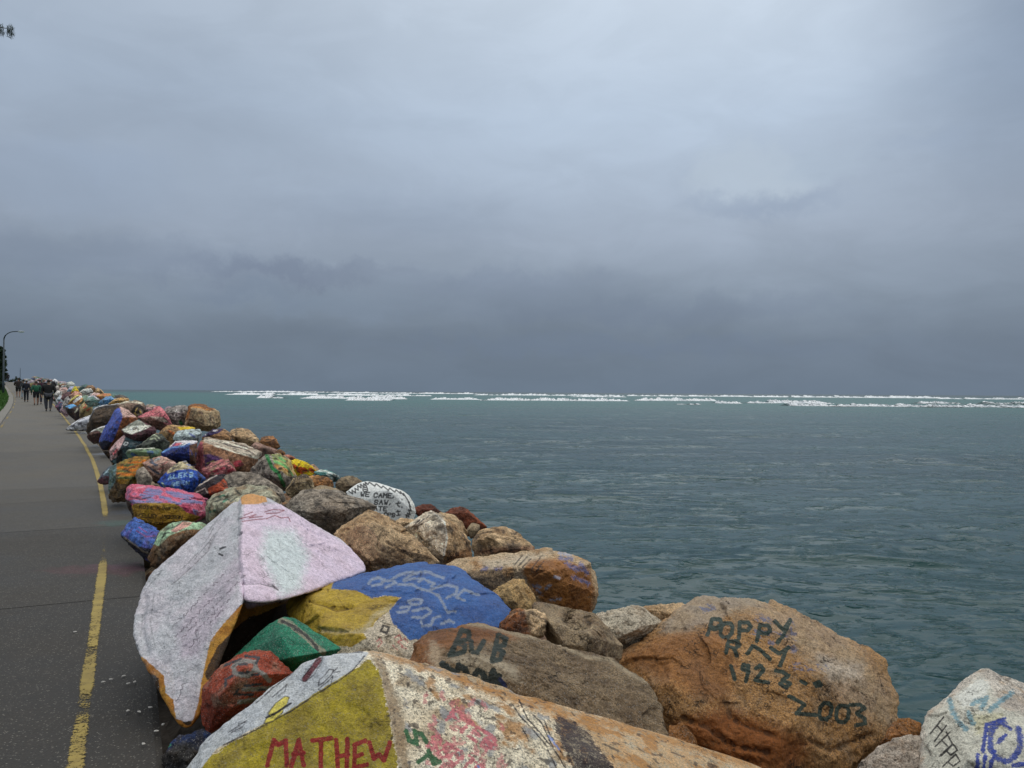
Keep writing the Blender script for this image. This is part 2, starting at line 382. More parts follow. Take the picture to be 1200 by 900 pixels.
LREF = .70
def A(r, g, b, k=1.0):
    """albedo of a surface that the photograph shows at this value under the overcast sky"""
    return tuple(min(.84, lin(v) / l_ * k) for v, l_ in zip((r, g, b), (.70, .74, .84)))

ROCKS = []
GROUP = 'granite boulders of the breakwater'
def boulder(label, hulls, level, base, layers=(), hero=False, cracks=(), seed=0, name='painted_boulder', cat='boulder', group=GROUP, nscale=3.0, loc_base=True, **kw):
    """hulls: list of point lists. base: (colour, colour, colour) mottled. layers painted over it"""
    Vs, Fs, n = [], [], 0
    for i, pts in enumerate(hulls):
        P, F, c, R = star(pts, level, seed=seed + i * 101, **kw)
        Vs.append(P); Fs.append(F + n); n += len(P)
    P = np.concatenate(Vs); F = np.concatenate(Fs); Q = to_px(P); dist = np.linalg.norm(P, axis=1)
    Nn = normals_of(P, F); facing = (Nn * (-P / dist[:, None])).sum(1)
    for pl, w, dep in cracks:
        s = sd_lines(Q, pl, 0.01); P = P - Nn * (dep * np.exp(-(np.clip(s, 0, 50) / w) ** 2) * (facing > 0))[:, None]
    off = np.random.RandomState(seed + 5).uniform(0, 50, 3)
    c1, c2, c3 = [np.array(c) for c in base]
    n1 = np.clip(fbm(P, nscale, 4, seed=off) * 2.2 + .5, 0, 1)[:, None]; n2 = np.clip(fbm(P, nscale * 2.3, 4, seed=off + 7) * 3 - .1, 0, 1)[:, None]
    col = c1 * (1 - n1) + c2 * n1; col = col * (1 - n2 * .8) + c3 * n2 * .8
    mats = []
    me_attrs = []
    pxm = FPX / dist.mean()
    for i, L in enumerate(layers):
        if 'poly' in L: s = sd_poly(Q, L['poly'])
        else: s = sd_lines(Q, L['lines'], L['w']); s = np.where(facing > .02, s, 50)
        if 'spots' in L:      # broken coverage: share of the area that keeps its paint
            sc, th = L['spots']; s = np.maximum(s, (th - fbm(P, sc, 3, seed=off + 3 * i)) * L.get('sgain', 14))
        if hero: me_attrs.append(('s%d' % i, s)); mats.append(L)
        else:
            amp = L.get('amp', 3.0) * .5
            s = s + fbm(P, pxm * .12, 3, seed=off) * amp * 1.2
            f = (np.clip(.5 - s / (2 * L.get('soft', .5)), 0, 1) * L.get('op', .93))[:, None]
            pc = np.array(L['col'])
            if L.get('col2') is not None: pc = pc * (1 - n1) + np.array(L['col2']) * n1
            if 'wear' in L: f = f * (1 - L['wear'] * np.clip(n2, 0, 1))
            col = col * (1 - f) + pc * f
    if not hero:      # weathering: flaked paint, stained seams, uneven coats
        sc = 9.0 if dist.mean() < 30 else 4.5
        fl = fbm(P, sc, 3, seed=off + 21); se = fbm(P, sc * .55, 3, True, off + 33); mo = fbm(P, sc * 1.9, 2, seed=off + 41)
        ws = .45 if dist.mean() < 8.5 and not layers else 1.0
        kf = (np.clip((fl - .20) * 9, 0, 1) * .62 * ws)[:, None]; col = col * (1 - kf) + (np.array(c3) * .9 + .03) * kf
        ks = (np.clip((se - .66) * 7, 0, 1) * .65 * ws)[:, None]; col = col * (1 - ks) + np.array([.035, .03, .027]) * ks
        col = col * (1.08 + np.clip(mo, -.6, .6) * .8 * ws)[:, None]
    base_pt = Vector(P.mean(0)); base_pt.z = float(P[:, 2].min())
    V = P - np.array(base_pt)
    me = mesh_np(name, V, F)
    cattr(me, 'col', np.clip(col, .01, .9))
    for nm, s in me_attrs: fattr(me, nm, s)
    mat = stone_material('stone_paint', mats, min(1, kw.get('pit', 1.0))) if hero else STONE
    o = link(name, me, mat, None, base_pt); tag(o, label, cat, group); ROCKS.append(o); return o

def solid(outline, D, lean=.8, bulge=.5, thick=.9, relief=None, seed=0, inset=.5, drop=0.0):
    """control points of a boulder: its traced outline set at its distance, broken front relief and a real back"""
    rs = random.Random(seed * 7 + 3); o = np.array(outline, float); cx, cy = o.mean(0); n = len(o); o = [cx, cy] + (o - [cx, cy]) * 1.03
    R = np.sqrt(((o - [cx, cy]) ** 2).sum(1)).mean() / FPX * D; pts = []
    lean_d = lambda y: D + (lean if y < cy else lean * .15) * (cy - y) / FPX * D
    for x, y in o: pts.append(pix(x, y, lean_d(y)))
    if relief: pts += [pix(x, y, D + f) for x, y, f in relief]
    else:      # a top plane and one or two front planes meeting on a broken ridge
        x0, y0 = o.min(0); x1, y1 = o.max(0); w, h = x1 - x0, y1 - y0; tilt = rs.uniform(-.22, .22); yr = rs.uniform(.28, .5)
        def inside(x, y): return float(sd_poly(np.array([[x, y]]), o)[0]) < -.06 * min(w, h)
        for fx in (.14 + rs.uniform(-.04, .06), rs.uniform(.38, .62), .86 - rs.uniform(-.04, .06)):
            x = x0 + w * fx; y = y0 + h * (yr + tilt * (fx - .5) * 2 + rs.uniform(-.06, .06)); t = 0
            while not inside(x, y) and t < 12: x += (cx - x) * .15; y += (cy - y) * .15; t += 1
            pts.append(pix(x, y, D - R * bulge * rs.uniform(.75, 1.35)))
        for fx in (rs.uniform(.25, .45), rs.uniform(.55, .75)):
            x = x0 + w * fx; y = y0 + h * .86; t = 0
            while not inside(x, y) and t < 12: x += (cx - x) * .12; y += (cy - y) * .12; t += 1
            pts.append(pix(x, y, D - R * bulge * rs.uniform(.35, 1.0)))
    for x, y in o[::2]:
        X, Y = cx + (x - cx) * .72, cy + (y - cy) * .72; d = lean_d(y) + R * thick * rs.uniform(.7, 1.2)
        p = pix(X, Y, d); p.z -= drop * rs.random(); pts.append(p)
    return pts
# ================================================================== SETTING
SEA_Z = -4.2
_pd = [-10, 15, 20, 30, 45, 60, 75, 100, 150, 200, 400]; _pz = [-1.6, -1.6, -1.58, -1.46, -1.25, -1.0, -.76, -.15, 1.25, 1.2, .6]
def zp(Y): return np.interp(Y, _pd, _pz)
def on_path(px, py):
    lo, hi = 1.0, 90.0
    for _ in range(50):
        mid = (lo + hi) / 2
        if pix(px, py, mid).z > float(zp(mid)): lo = mid
        else: hi = mid
    return pix(px, py, lo)
_line = [on_path(*p) for p in [(88, 900), (99, 820), (108, 760), (116, 700), (122, 650), (123.5, 600), (117, 565), (109, 540), (100, 523), (90, 508), (75, 489), (67, 479)]]
for px, D in [(60, 60), (51, 75), (37, 100), (21, 150), (14, 190), (6, 230)]: p = pix(px, 450, D); _line.append(Vector((p.x, p.y, float(zp(D)))))
_d0 = (_line[1] - _line[0]).normalized(); _line.insert(0, _line[0] - _d0 * 7)
# smooth the centre of the yellow line, then resample by arc length
_a = np.array([tuple(p) for p in _line]); _s = np.concatenate([[0], np.cumsum(np.linalg.norm(np.diff(_a[:, :2], axis=0), axis=1))])
SS = np.concatenate([np.arange(0, 60, .25), np.arange(60, _s[-1], 1.5)]); LX = np.interp(SS, _s, _a[:, 0]); LY = np.interp(SS, _s, _a[:, 1])
def _sm(v, k):
    for _ in range(k): v[1:-1] = (v[:-2] + 2 * v[1:-1] + v[2:]) / 4
    return v
LX, LY = _sm(LX.copy(), 6), _sm(LY.copy(), 6)
_tx, _ty = np.gradient(LX), np.gradient(LY); _l = np.hypot(_tx, _ty); _tx, _ty = _tx / _l, _ty / _l
def at_s(s, off, z=None):
    """point s metres along the line, off metres to its seaward side"""
    x = np.interp(s, SS, LX) + np.interp(s, SS, _ty) * off; y = np.interp(s, SS, LY) - np.interp(s, SS, _tx) * off
    return np.stack([x, y, zp(np.interp(s, SS, LY)) if z is None else np.full(np.shape(x), z)], -1)
def s_of_Y(Y): return float(np.interp(Y, LY, SS))
EDGE, WIDTH = .34, 2.38

def ribbon(name, s0, s1, offs, zfun, step=.25, smooth=False):
    ss = np.arange(s0, s1 + step * .5, step); ss[-1] = s1; V = []
    for k, o in enumerate(offs): p = at_s(ss, o); p[:, 2] += zfun(k, ss); V.append(p)
    V = np.stack(V, 1).reshape(-1, 3); m = len(offs); i = np.arange(len(ss) - 1)[:, None] * m + np.arange(m - 1)[None]; i = i.ravel()
    return mesh_np(name, V, np.stack([i, i + 1, i + m + 1, i + m], 1), smooth), V

def asphalt():
    m, T, B = new_mat('weathered_bitumen'); tc = T.node('ShaderNodeTexCoord'); v = tc.outputs['Object']
    big = T.noise(v, .7, 5, .6); mid = T.noise(v, 5, 4, .6); fine = T.noise(v, 130, 3, .7)
    vo = T.node('ShaderNodeTexVoronoi'); T.l.new(v, vo.inputs['Vector']); vo.inputs['Scale'].default_value = 95
    col = T.mix(T.ramp(big, .35, .65), (.028, .024, .019), (.050, .043, .034)); col = T.mix(T.ramp(mid, .4, .7, 0, .4), col, (.028, .026, .023))
    tone = T.node('ShaderNodeAttribute', attribute_name='tone', attribute_type='OBJECT').outputs['Fac']      # grazing sheen painted into the colour: sections get paler with distance
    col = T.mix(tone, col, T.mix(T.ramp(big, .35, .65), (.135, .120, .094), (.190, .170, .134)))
    # aggregate: pale and dark chips
    cellc = T.node('ShaderNodeSeparateColor'); T.l.new(vo.outputs['Color'], cellc.inputs[0])
    k = T.ramp(vo.outputs['Distance'], .5, .25); pale = T.math('MULTIPLY', k, T.ramp(cellc.outputs[0], .74, .82)); dark = T.math('MULTIPLY', k, T.ramp(cellc.outputs[1], .62, .7))
    col = T.mix(T.math('MULTIPLY', pale, .8), col, (.26, .24, .20)); col = T.mix(T.math('MULTIPLY', dark, .75), col, (.03, .03, .03))
    col = T.mix(T.ramp(fine, .35, .65, 0, .4), col, (.025, .024, .022))
    # spilled paint on the bitumen beside the stones
    wob = T.vmath('ADD', v, T.vmath('SCALE', T.vmath('SUBTRACT', T.noise(v, 6, 4, out=1), (.5, .5, .5)), scale=.6))
    for px, py, rx, ry, c, a in [(108, 668, .52, .22, (.16, .035, .05), .32), (150, 664, .4, .2, (.12, .05, .08), .5), (140, 613, .28, .3, (.03, .12, .10), .5),
                                 (128, 531, .35, .7, (.22, .26, .33), .6), (103, 507, .3, .9, (.45, .46, .5), .7), (118, 522, .3, .5, (.10, .13, .2), .5), (150, 600, .3, .3, (.05, .09, .16), .3)]:
        p = on_path(px, py); q = T.vmath('DIVIDE', T.vmath('SUBTRACT', wob, tuple(p)), (rx, ry, 1.0)); L = T.vmath('LENGTH', q)
        f = T.math('MULTIPLY', T.ramp(L, 1.15, .45), T.ramp(fine, .62, .42, .25, 1)); col = T.mix(T.math('MULTIPLY', f, a), col, c)
    T.l.new(col, B.inputs['Base Color']); T.put(B.inputs['Roughness'], T.ramp(big, .35, .7, .6, .78)); B.inputs['Specular IOR Level'].default_value = .3
    h = T.math('ADD', T.math('MULTIPLY', T.ramp(vo.outputs['Distance'], .1, .5, 1, 0), .6), T.math('MULTIPLY', fine, .4)); bump(T, B, h, .004, .9)
    return m
ASPH = asphalt()
path = empty('path', (0, 0, 0)); tag(path, kind='structure')
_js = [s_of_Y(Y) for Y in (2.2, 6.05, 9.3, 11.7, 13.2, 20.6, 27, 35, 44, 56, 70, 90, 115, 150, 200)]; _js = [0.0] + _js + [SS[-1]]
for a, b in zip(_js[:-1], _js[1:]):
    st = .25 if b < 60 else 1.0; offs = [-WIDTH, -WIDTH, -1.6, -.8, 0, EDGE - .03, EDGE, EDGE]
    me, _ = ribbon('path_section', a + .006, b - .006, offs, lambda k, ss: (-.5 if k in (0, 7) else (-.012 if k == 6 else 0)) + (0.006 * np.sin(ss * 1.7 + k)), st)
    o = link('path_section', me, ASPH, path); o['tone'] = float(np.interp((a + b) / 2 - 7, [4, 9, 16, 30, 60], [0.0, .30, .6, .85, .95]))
DARKJ = simple('joint_filler', (.03, .028, .025), .9)
me, _ = ribbon('joint_bed', 0, SS[-1], [-WIDTH + .02, EDGE - .02], lambda k, ss: -.028 + 0 * ss, 1.0); link('joint_bed', me, DARKJ, path)

def line_paint():
    m, T, B = new_mat('worn_yellow_paint'); tc = T.node('ShaderNodeTexCoord'); v = tc.outputs['Object']
    w = T.node('ShaderNodeAttribute', attribute_name='wear').outputs['Fac']; e = T.node('ShaderNodeAttribute', attribute_name='side').outputs['Fac']
    n = T.noise(v, 60, 5, .7); n2 = T.noise(v, 9, 3)
    f = T.math('ADD', T.math('MULTIPLY', n, .8), T.math('MULTIPLY', n2, .3)); f = T.math('ADD', f, T.math('MULTIPLY', e, .28))
    f = T.math('ADD', f, T.math('MULTIPLY', w, .34)); mask = T.ramp(f, .80, .70)
    T.put(B.inputs['Base Color'], T.mix(T.ramp(n2, .35, .65), (.34, .245, .05), (.26, .185, .04))); B.inputs['Roughness'].default_value = .7
    tr = T.node('ShaderNodeBsdfTransparent'); mx = T.node('ShaderNodeMixShader'); T.l.new(mask, mx.inputs[0]); T.l.new(tr.outputs[0], mx.inputs[1]); T.l.new(B.outputs[0], mx.inputs[2])
    T.l.new(mx.outputs[0], T.n['Material Output'].inputs['Surface']); bump(T, B, n, .003); return m
LINEM = line_paint()
def stripe(name, off, wd, s0, s1, wear):
    offs = [off - wd / 2, off - wd * .3, off, off + wd * .3, off + wd / 2]
    me, V = ribbon(name, s0, s1, offs, lambda k, ss: .006 + 0.006 * np.sin(ss * 1.7 + 4) + .002 * (ss > 40), .08 if s1 < 60 else .25)
    ns = len(V) // 5; fattr(me, 'side', np.tile([1, .1, 0, .1, 1], ns)); ss = np.linspace(s0, s1, ns); fattr(me, 'wear', np.repeat(wear(ss), 5)); o = link(name, me, LINEM, path); return o
_sy = lambda py, px=115: float(np.interp(on_path(px, py).y, LY, SS))
_w = [(_sy(900, 88), .25), (_sy(820, 99), .7), (_sy(800), .1), (_sy(760), .5), (_sy(700), .15), (_sy(661), .1), (_sy(657), .75), (_sy(620), 1.0), (_sy(606), .8), (_sy(600), .1), (_sy(560), 0.0), (_sy(500, 85), -.1), (60, 0), (200, .4)]
stripe('yellow_line', 0, .085, 1, 55, lambda s: np.interp(s, [a for a, _ in _w], [b for _, b in _w]))
stripe('yellow_line', 0, .11, 55, 200, lambda s: s * 0)
stripe('yellow_line', -WIDTH + .09, .09, 20, 150, lambda s: .62 + .3 * np.sin(s * .9))

# kerb of concrete blocks on the landward side, grass bank behind it
CONC = simple('old_concrete', (.20, .185, .155), .85, .35, 9, .006)
kerb = empty('kerb', (0, 0, 0)); tag(kerb, kind='structure')
s = 14.0
while s < 150:
    L = 1.9 if s < 80 else 4.0
    me, _ = ribbon('kerb_block', s, s + L - .03, [-WIDTH - .40, -WIDTH - .39, -WIDTH - .03, -WIDTH - .01, -WIDTH - .005], lambda k, ss: [-.3, .05, .045, .03, -.3][k] + 0 * ss, L / 2 - .016); link('kerb_block', me, CONC, kerb); s += L
me, _ = ribbon('kerb_block', 0, 13.97, [-WIDTH - .40, -WIDTH - .39, -WIDTH - .03, -WIDTH - .005], lambda k, ss: [-.3, .05, .045, -.3][k] + 0 * ss, .5); link('kerb_block', me, CONC, kerb)
def grass_mat():
    m, T, B = new_mat('grass'); v = objvec(T, 0); n = T.noise(v, 3, 5); n2 = T.noise(v, 40, 3)
    T.put(B.inputs['Base Color'], T.mix(T.ramp(n2, .3, .7), T.mix(T.ramp(n, .35, .65), (.07, .19, .02), (.11, .25, .03)), (.03, .08, .012))); B.inputs['Roughness'].default_value = .8; bump(T, B, n2, .05); return m
GRASS = grass_mat()
me, _ = ribbon('grass_bank', 0, SS[-1], [-70, -30, -8, -4, -3.3, -WIDTH - .36], lambda k, ss: [-2.5, -.6, .3, .28, .12, .02][k] + .05 * np.sin(ss * .8 + k), 1.0, True)
tag(link('grass_bank', me, GRASS), kind='structure')
n = 9000; ss_ = rng.uniform(24, 130, n); of = -WIDTH - .38 - rng.exponential(1.2, n); b = at_s(ss_, of); b[:, 2] += np.interp(-of, [2.8, 3.3, 4, 8], [.02, .12, .28, .3]) - .01
w = rng.normal(size=(n, 3)) * .03; hh = rng.uniform(.08, .24, n); V = np.stack([b - w, b + w, b + rng.normal(size=(n, 3)) * .04 + np.stack([0 * hh, 0 * hh, hh], 1)], 1).reshape(-1, 3)
tag(link('grass_tufts', mesh_np('grass_tufts', V, np.arange(3 * n).reshape(-1, 3), False), GRASS), 'rough green grass growing along the landward side of the path', 'grass', kind='stuff')

# rubble bank that carries the boulders and falls to the sea
ss2 = np.concatenate([np.arange(0, 50, .22), np.arange(50, 190, 1.0)]); of2 = np.concatenate([[.36], np.arange(.5, 8, .22), np.arange(8, 16, .8)])
G_s, G_o = np.meshgrid(ss2, of2, indexing='ij'); Pm = at_s(G_s.ravel(), G_o.ravel()); q = G_o.ravel()
Pm[:, 2] += np.interp(q, [.36, .6, 1.2, 2.4, 3.0, 16], [-1.0, -.95, -.55, -.55, -.85, -9.5]); Pm[:, 2] = np.maximum(Pm[:, 2], SEA_Z - 1.2)
nz = fbm(Pm, 1.7, 4); nz2 = fbm(Pm, 3.1, 3, True); Pm[:, 2] += nz * .35 + nz2 * .18 * (q > .6); Pm[:, 0] += fbm(Pm, 2.3, 2, seed=9) * .2
m_, n_ = len(ss2), len(of2); i = (np.arange(m_ - 1)[:, None] * n_ + np.arange(n_ - 1)[None]).ravel()
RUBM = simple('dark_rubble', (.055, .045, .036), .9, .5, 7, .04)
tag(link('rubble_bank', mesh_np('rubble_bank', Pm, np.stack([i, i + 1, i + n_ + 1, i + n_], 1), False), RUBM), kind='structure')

# ------------------------------------------------------------------ sea
def sea_mat():
    m, T, B = new_mat('sea_water'); tc = T.node('ShaderNodeTexCoord'); v = tc.outputs['Object']
    rot = T.node('ShaderNodeMapping'); T.l.new(v, rot.inputs[0]); rot.inputs['Rotation'].default_value = (0, 0, math.radians(-8)); rot.inputs['Scale'].default_value = (.55, 1, 1); w = rot.outputs[0]
    big = T.noise(w, .035, 3); swl = T.noise(w, .16, 4, .55, .4); chop = T.noise(w, .8, 5, .6, .5); rip = T.noise(w, 3.2, 5, .62, .6); tiny = T.noise(w, 14, 4, .6)
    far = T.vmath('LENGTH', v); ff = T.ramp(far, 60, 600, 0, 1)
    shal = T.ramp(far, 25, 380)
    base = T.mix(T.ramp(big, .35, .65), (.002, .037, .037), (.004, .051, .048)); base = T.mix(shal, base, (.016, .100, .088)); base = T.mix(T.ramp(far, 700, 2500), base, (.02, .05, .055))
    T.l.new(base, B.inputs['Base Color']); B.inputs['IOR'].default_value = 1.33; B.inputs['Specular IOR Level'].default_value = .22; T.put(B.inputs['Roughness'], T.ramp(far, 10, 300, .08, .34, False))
    rid = lambda n, k: T.math('POWER', T.math('SUBTRACT', 1.0, T.math('MULTIPLY', T.math('ABSOLUTE', T.math('SUBTRACT', n, .5)), 4.0), clamp=True), k)
    gate = T.ramp(big, .35, .62, .35, 1)
    wl = lambda sc, lo, hi, dt: T.ramp(T.noise(w, sc, dt, .5, .35), lo, hi)
    h = T.math('ADD', T.math('MULTIPLY', wl(2.4, .55, .72, 3), .075), T.math('MULTIPLY', wl(5.5, .54, .72, 3), .026))
    h = T.math('ADD', h, T.math('MULTIPLY', wl(.75, .55, .74, 3.5), .13)); h = T.math('ADD', h, T.math('MULTIPLY', wl(.16, .50, .75, 3), .42))
    h = T.math('ADD', h, T.math('MULTIPLY', rip, .010)); h = T.math('ADD', h, T.math('MULTIPLY', tiny, .004))
    b = bump(T, B, h, 1.0, .8); return m
SEA = sea_mat()
th = np.radians(np.concatenate([np.arange(-178, -46, 6), np.arange(-46, -36, .6), np.arange(-36, 38, .24), np.arange(38, 48, .6), np.arange(48, 181, 6), [182]]))
rr_ = [2.0]
while rr_[-1] < 30000: rr_.append(rr_[-1] * (1.009 if 6 < rr_[-1] < 260 else 1.05))
rr_ = np.array(rr_); Rg, Tg = np.meshgrid(rr_, th, indexing='ij'); X = (Rg * np.sin(Tg)).ravel(); Y = (Rg * np.cos(Tg)).ravel(); dd = Rg.ravel()
def wave(X, Y):
    a = math.radians(10); U = X * math.cos(a) + Y * math.sin(a); W = -X * math.sin(a) + Y * math.cos(a); Z0 = np.zeros_like(X); h = 0
    for lam, amp, st, lim in [(14, .14, .3, 900), (6.5, .12, .42, 400), (2.4, .075, .5, 190), (1.1, .035, .5, 90)]:
        n = pnoise(np.stack([U * st / lam * 2, W / lam * 2 + 31, Z0 + lam], 1)); n = np.clip(1.05 - 2.6 * np.abs(n), 0, 1) ** 1.8 if lam < 10 else n * 1.4
        if lam < 10:
            gt = pnoise(np.stack([U * .5 / lam + 7, W * 1.0 / lam + lam, Z0 + 3.3], 1)); n = n * np.clip(gt * 3.2 + .35, 0, 1)
        h = h + amp * (np.clip(n, -1, 1) ** 1) * np.clip(2 - dd_ / lim, 0, 1)
    return h
dd_ = dd; Z = SEA_Z + np.where(dd < 1800, wave(X, Y), 0) - .06; me_n = len(th); k = (np.arange(len(rr_) - 1)[:, None] * me_n + np.arange(me_n - 1)[None]).ravel()
o = link('sea', mesh_np('sea', np.stack([X, Y, Z], 1), np.stack([k, k + me_n, k + me_n + 1, k + 1], 1)), SEA); tag(o, kind='structure')

def foam_mat():
    m, T, B = new_mat('sea_foam'); v = objvec(T, 10); mp = T.node('ShaderNodeMapping'); T.l.new(v, mp.inputs[0]); mp.inputs['Scale'].default_value = (.25, 1, 1)
    n = T.noise(mp.outputs[0], .5, 5, .65); a = T.node('ShaderNodeAttribute', attribute_name='foam').outputs['Fac']
    f = T.ramp(T.math('ADD', T.math('MULTIPLY', n, .9), T.math('MULTIPLY', a, .9)), .62, 1.02)
    T.put(B.inputs['Base Color'], T.mix(f, (.04, .10, .092), (.88, .9, .9))); T.put(B.inputs['Roughness'], T.ramp(f, 0, 1, .3, .95)); bump(T, B, n, .4, .6); return m
FOAM = foam_mat()
def hor(x): return 459.6 + (x - 600) * .0068
def breaker(x0, x1, y, hm, seed, label, dens=1.0):
    """a rolling line of white water; y is the photo row of its foot"""
    cx = (x0 + x1) / 2; D = -SEA_Z * FPX / (y - hor(cx)); n = max(40, int((x1 - x0) * 2.4)); rs = np.random.RandomState(seed); xs = np.linspace(x0, x1, n)
    X = (xs - 600) / FPX * D; t = np.linspace(0, 1, n); nz = pnoise(np.stack([t * n / 42, t * 0 + seed * 3.7, t * 0], 1)); nz2 = pnoise(np.stack([t * n / 7, t * 0 + seed * 9.7, t * 0 + 5], 1))
    env = np.clip(np.minimum(t, 1 - t) * 9, 0, 1) ** .6; nz3 = rs.uniform(-1, 1, n); H = hm * 1.2 * env * np.clip(.66 + nz * .8 + nz2 * .45 + nz3 * .16, .06, 1.4); Yc = D + nz * D * .05 + nz2 * D * .012 + rs.uniform(-1, 1)
    prof = [(-6.5, -.12, .15), (-5, .04, .45), (-3.2, .16, .75), (-1.6, .55, 1.0), (-.7, .9, 1.0), (0, 1.0, 1.0), (1.2, .86, .75), (3, .55, .1), (7, .15, 0), (11, -.2, 0)]
    V = []; fo = []
    for k, (dy, hz, f) in enumerate(prof):
        jit = rs.uniform(-.5, .5, n); V.append(np.stack([X + jit * .6, Yc + dy * (.6 + hm * .5) + jit, SEA_Z + H * hz + (.12 * hm * rs.uniform(-1, 1, n) if f > .9 else 0)], 1)); fo.append(np.clip(f * dens * (.92 + .95 * nz + .5 * nz2), 0, 1.2))
    V = np.stack(V, 1).reshape(-1, 3); m = len(prof); base = np.array([X.mean(), D, SEA_Z]); i = (np.arange(n - 1)[:, None] * m + np.arange(m - 1)[None]).ravel()
    me = mesh_np('breaking_wave', V - base, np.stack([i, i + m, i + m + 1, i + 1], 1)); fattr(me, 'foam', np.stack(fo, 1).ravel())
    tag(link('breaking_wave', me, FOAM, None, tuple(base)), label, 'wave', 'lines of white breakers below the horizon')
for a in [
    (246, 420, 459.6, 2.6, 1, 'farthest thin line of white surf at the left end of the horizon'),
    (400, 565, 461.2, 2.3, 2, 'far white surf line on the horizon above the broad left breakers'),
    (268, 372, 462.7, 2.0, 3, 'white breaker in front of the far surf, nearest the tip of the breakwater'),
    (372, 505, 463.6, 1.5, 4, 'middle row of broken white surf left of centre'),
    (303, 333, 466.4, 1.7, 5, 'short isolated white breaker nearest the left side of the surf'),
    (354, 480, 467.2, 1.5, 6, 'long thin breaker running towards the brightest left surf patch'),
    (408, 456, 469.2, 1.7, 7, 'thick bright foaming crest at the near left of the surf zone'),
    (505, 562, 468.2, .9, 8, 'pair of thin foam streaks just left of the picture centre', .8),
    (556, 662, 463.3, 1.9, 9, 'far white breaker line at the picture centre'),
    (560, 736, 469.4, 1.25, 10, 'long straight near breaker line at the picture centre'),
    (668, 735, 465.2, 1.2, 11, 'small white breaker between the two long central lines'),
    (640, 900, 464.2, 1.9, 12, 'far breaker line right of centre with ragged crest'),
    (744, 842, 469.6, 1.6, 13, 'bright near breaker right of centre'),
    (842, 864, 472.6, 1.1, 14, 'short foamy breaker just below the bright right-of-centre crest'),
    (793, 820, 473.8, .45, 15, 'faint foam streak lowest of the central surf', .8),
    (876, 1116, 466.0, 2.3, 16, 'longest and brightest far breaker line on the right'),
    (1100, 1230, 467.9, 1.3, 17, 'thin far surf line at the right edge below the faint headland'),
    (878, 972, 472.6, 1.0, 18, 'pale near breaker line under the long right breaker'),
    (930, 975, 475.6, .8, 19, 'two small foam caps in front of the right breakers'),
    (968, 1240, 476.8, .75, 20, 'nearest long foam line across the right side of the surf', .85),
    (1075, 1120, 473.0, .9, 21, 'green wave face just starting to break on the right', .6),
    (1140, 1225, 474.0, .9, 22, 'dark green swell with a white lip at the far right edge', .45)]: breaker(*a)
# ================================================================== BOULDERS
TAN = (A(172, 150, 122), A(150, 126, 98), A(116, 92, 68)); ORANGE = (A(136, 92, 50), A(116, 80, 46), A(84, 60, 40)); GREY = (A(140, 133, 126), A(120, 112, 104), A(92, 84, 76))
TAUPE = (A(134, 120, 100), A(114, 100, 82), A(92, 76, 60)); DARK = (A(64, 50, 40), A(48, 38, 32), A(36, 28, 24)); PALE = (A(172, 160, 142), A(148, 136, 120), A(120, 106, 90))
BROWN = (A(110, 82, 56), A(92, 68, 48), A(68, 50, 38)); WHITE = (A(192, 190, 200), A(176, 176, 190), A(160, 152, 160)); REDB = (A(120, 66, 44), A(88, 50, 38), A(60, 40, 34))
def poly(col, pts, **k): return dict(col=col, poly=pts, **k)
def line(col, lines, w, **k): return dict(col=col, lines=lines, w=w, **k)
BLK = A(30, 28, 32); NAVYGREEN = A(32, 48, 46)
def big(x0, y0, x1, y1): return [(x0, y0), (x1, y0), (x1, y1), (x0, y1)]

# ---- 1. the big white memorial stone leaning over the path edge
apex, nb = (283, 578, 5.05), (288, 708, 4.10)
plate = [apex, (262, 602, 4.95), (237, 626, 4.85), (194, 658, 4.62), (178, 671, 4.55), (162, 697, 4.4), (155, 722, 4.25), (155, 741, 4.15), (160, 764, 4.0), (170, 778, 3.92), (193, 789, 3.86),
         (200, 819, 3.76), (203, 842, 3.70), (212, 856, 3.68), (224, 857, 3.68), (234, 846, 3.70), (239, 795, 3.86), (248, 752, 3.98), (270, 728, 4.05), nb]
right = [apex, (300, 577, 5.1), (314, 585, 5.15), (333, 593, 5.2), (376, 619, 5.3), (397, 630, 5.35), (418, 651, 5.35), (432, 667, 5.25), (397, 683, 4.9), (378, 690, 4.75), (357, 690, 4.55), (338, 702, 4.35), (315, 708, 4.22), nb]
P3 = lambda L: [pix(x, y, d) for x, y, d in L]
def backs(L, f, sh=.8, dz=0.0):
    cx = sum(p[0] for p in L) / len(L); cy = sum(p[1] for p in L) / len(L); out = []
    for x, y, d in L: p = pix(cx + (x - cx) * sh, cy + (y - cy) * sh, d + f); p.z += dz; out.append(p)
    return out
hA = P3(plate) + backs(plate, .42, .72)
hB = P3(right) + [pix(283, 640, 4.5), pix(262, 640, 4.75)] + backs(right, .6, .82) + [pix(300, 700, 4.8), pix(240, 660, 5.2)]
hC = P3([(262, 700, 4.75), (330, 700, 4.85), (300, 770, 4.8), (250, 790, 4.6), (232, 800, 4.5)]) + P3([(230, 640, 5.2), (350, 690, 5.4), (330, 760, 5.4), (230, 760, 5.2), (240, 830, 5.0)])
OCH = A(150, 98, 34); DKB = A(52, 40, 30)
edge_lo = [(150, 764), (168, 776), (194, 789), (197, 818), (202, 838), (208, 854), (222, 860), (233, 852), (237, 820), (241, 792), (250, 755), (268, 732), (290, 714), (315, 712), (340, 704)]
whi = [(280, 570), (320, 578), (340, 592), (420, 640), (445, 668), (380, 696), (350, 688), (336, 693), (315, 699), (291, 702), (282, 709), (262, 731), (247, 750), (241, 775), (236, 800), (232, 825), (226, 844), (217, 846), (206, 842), (203, 820), (194, 812), (192, 792), (170, 772), (150, 760), (145, 700), (180, 650)]
hand = []
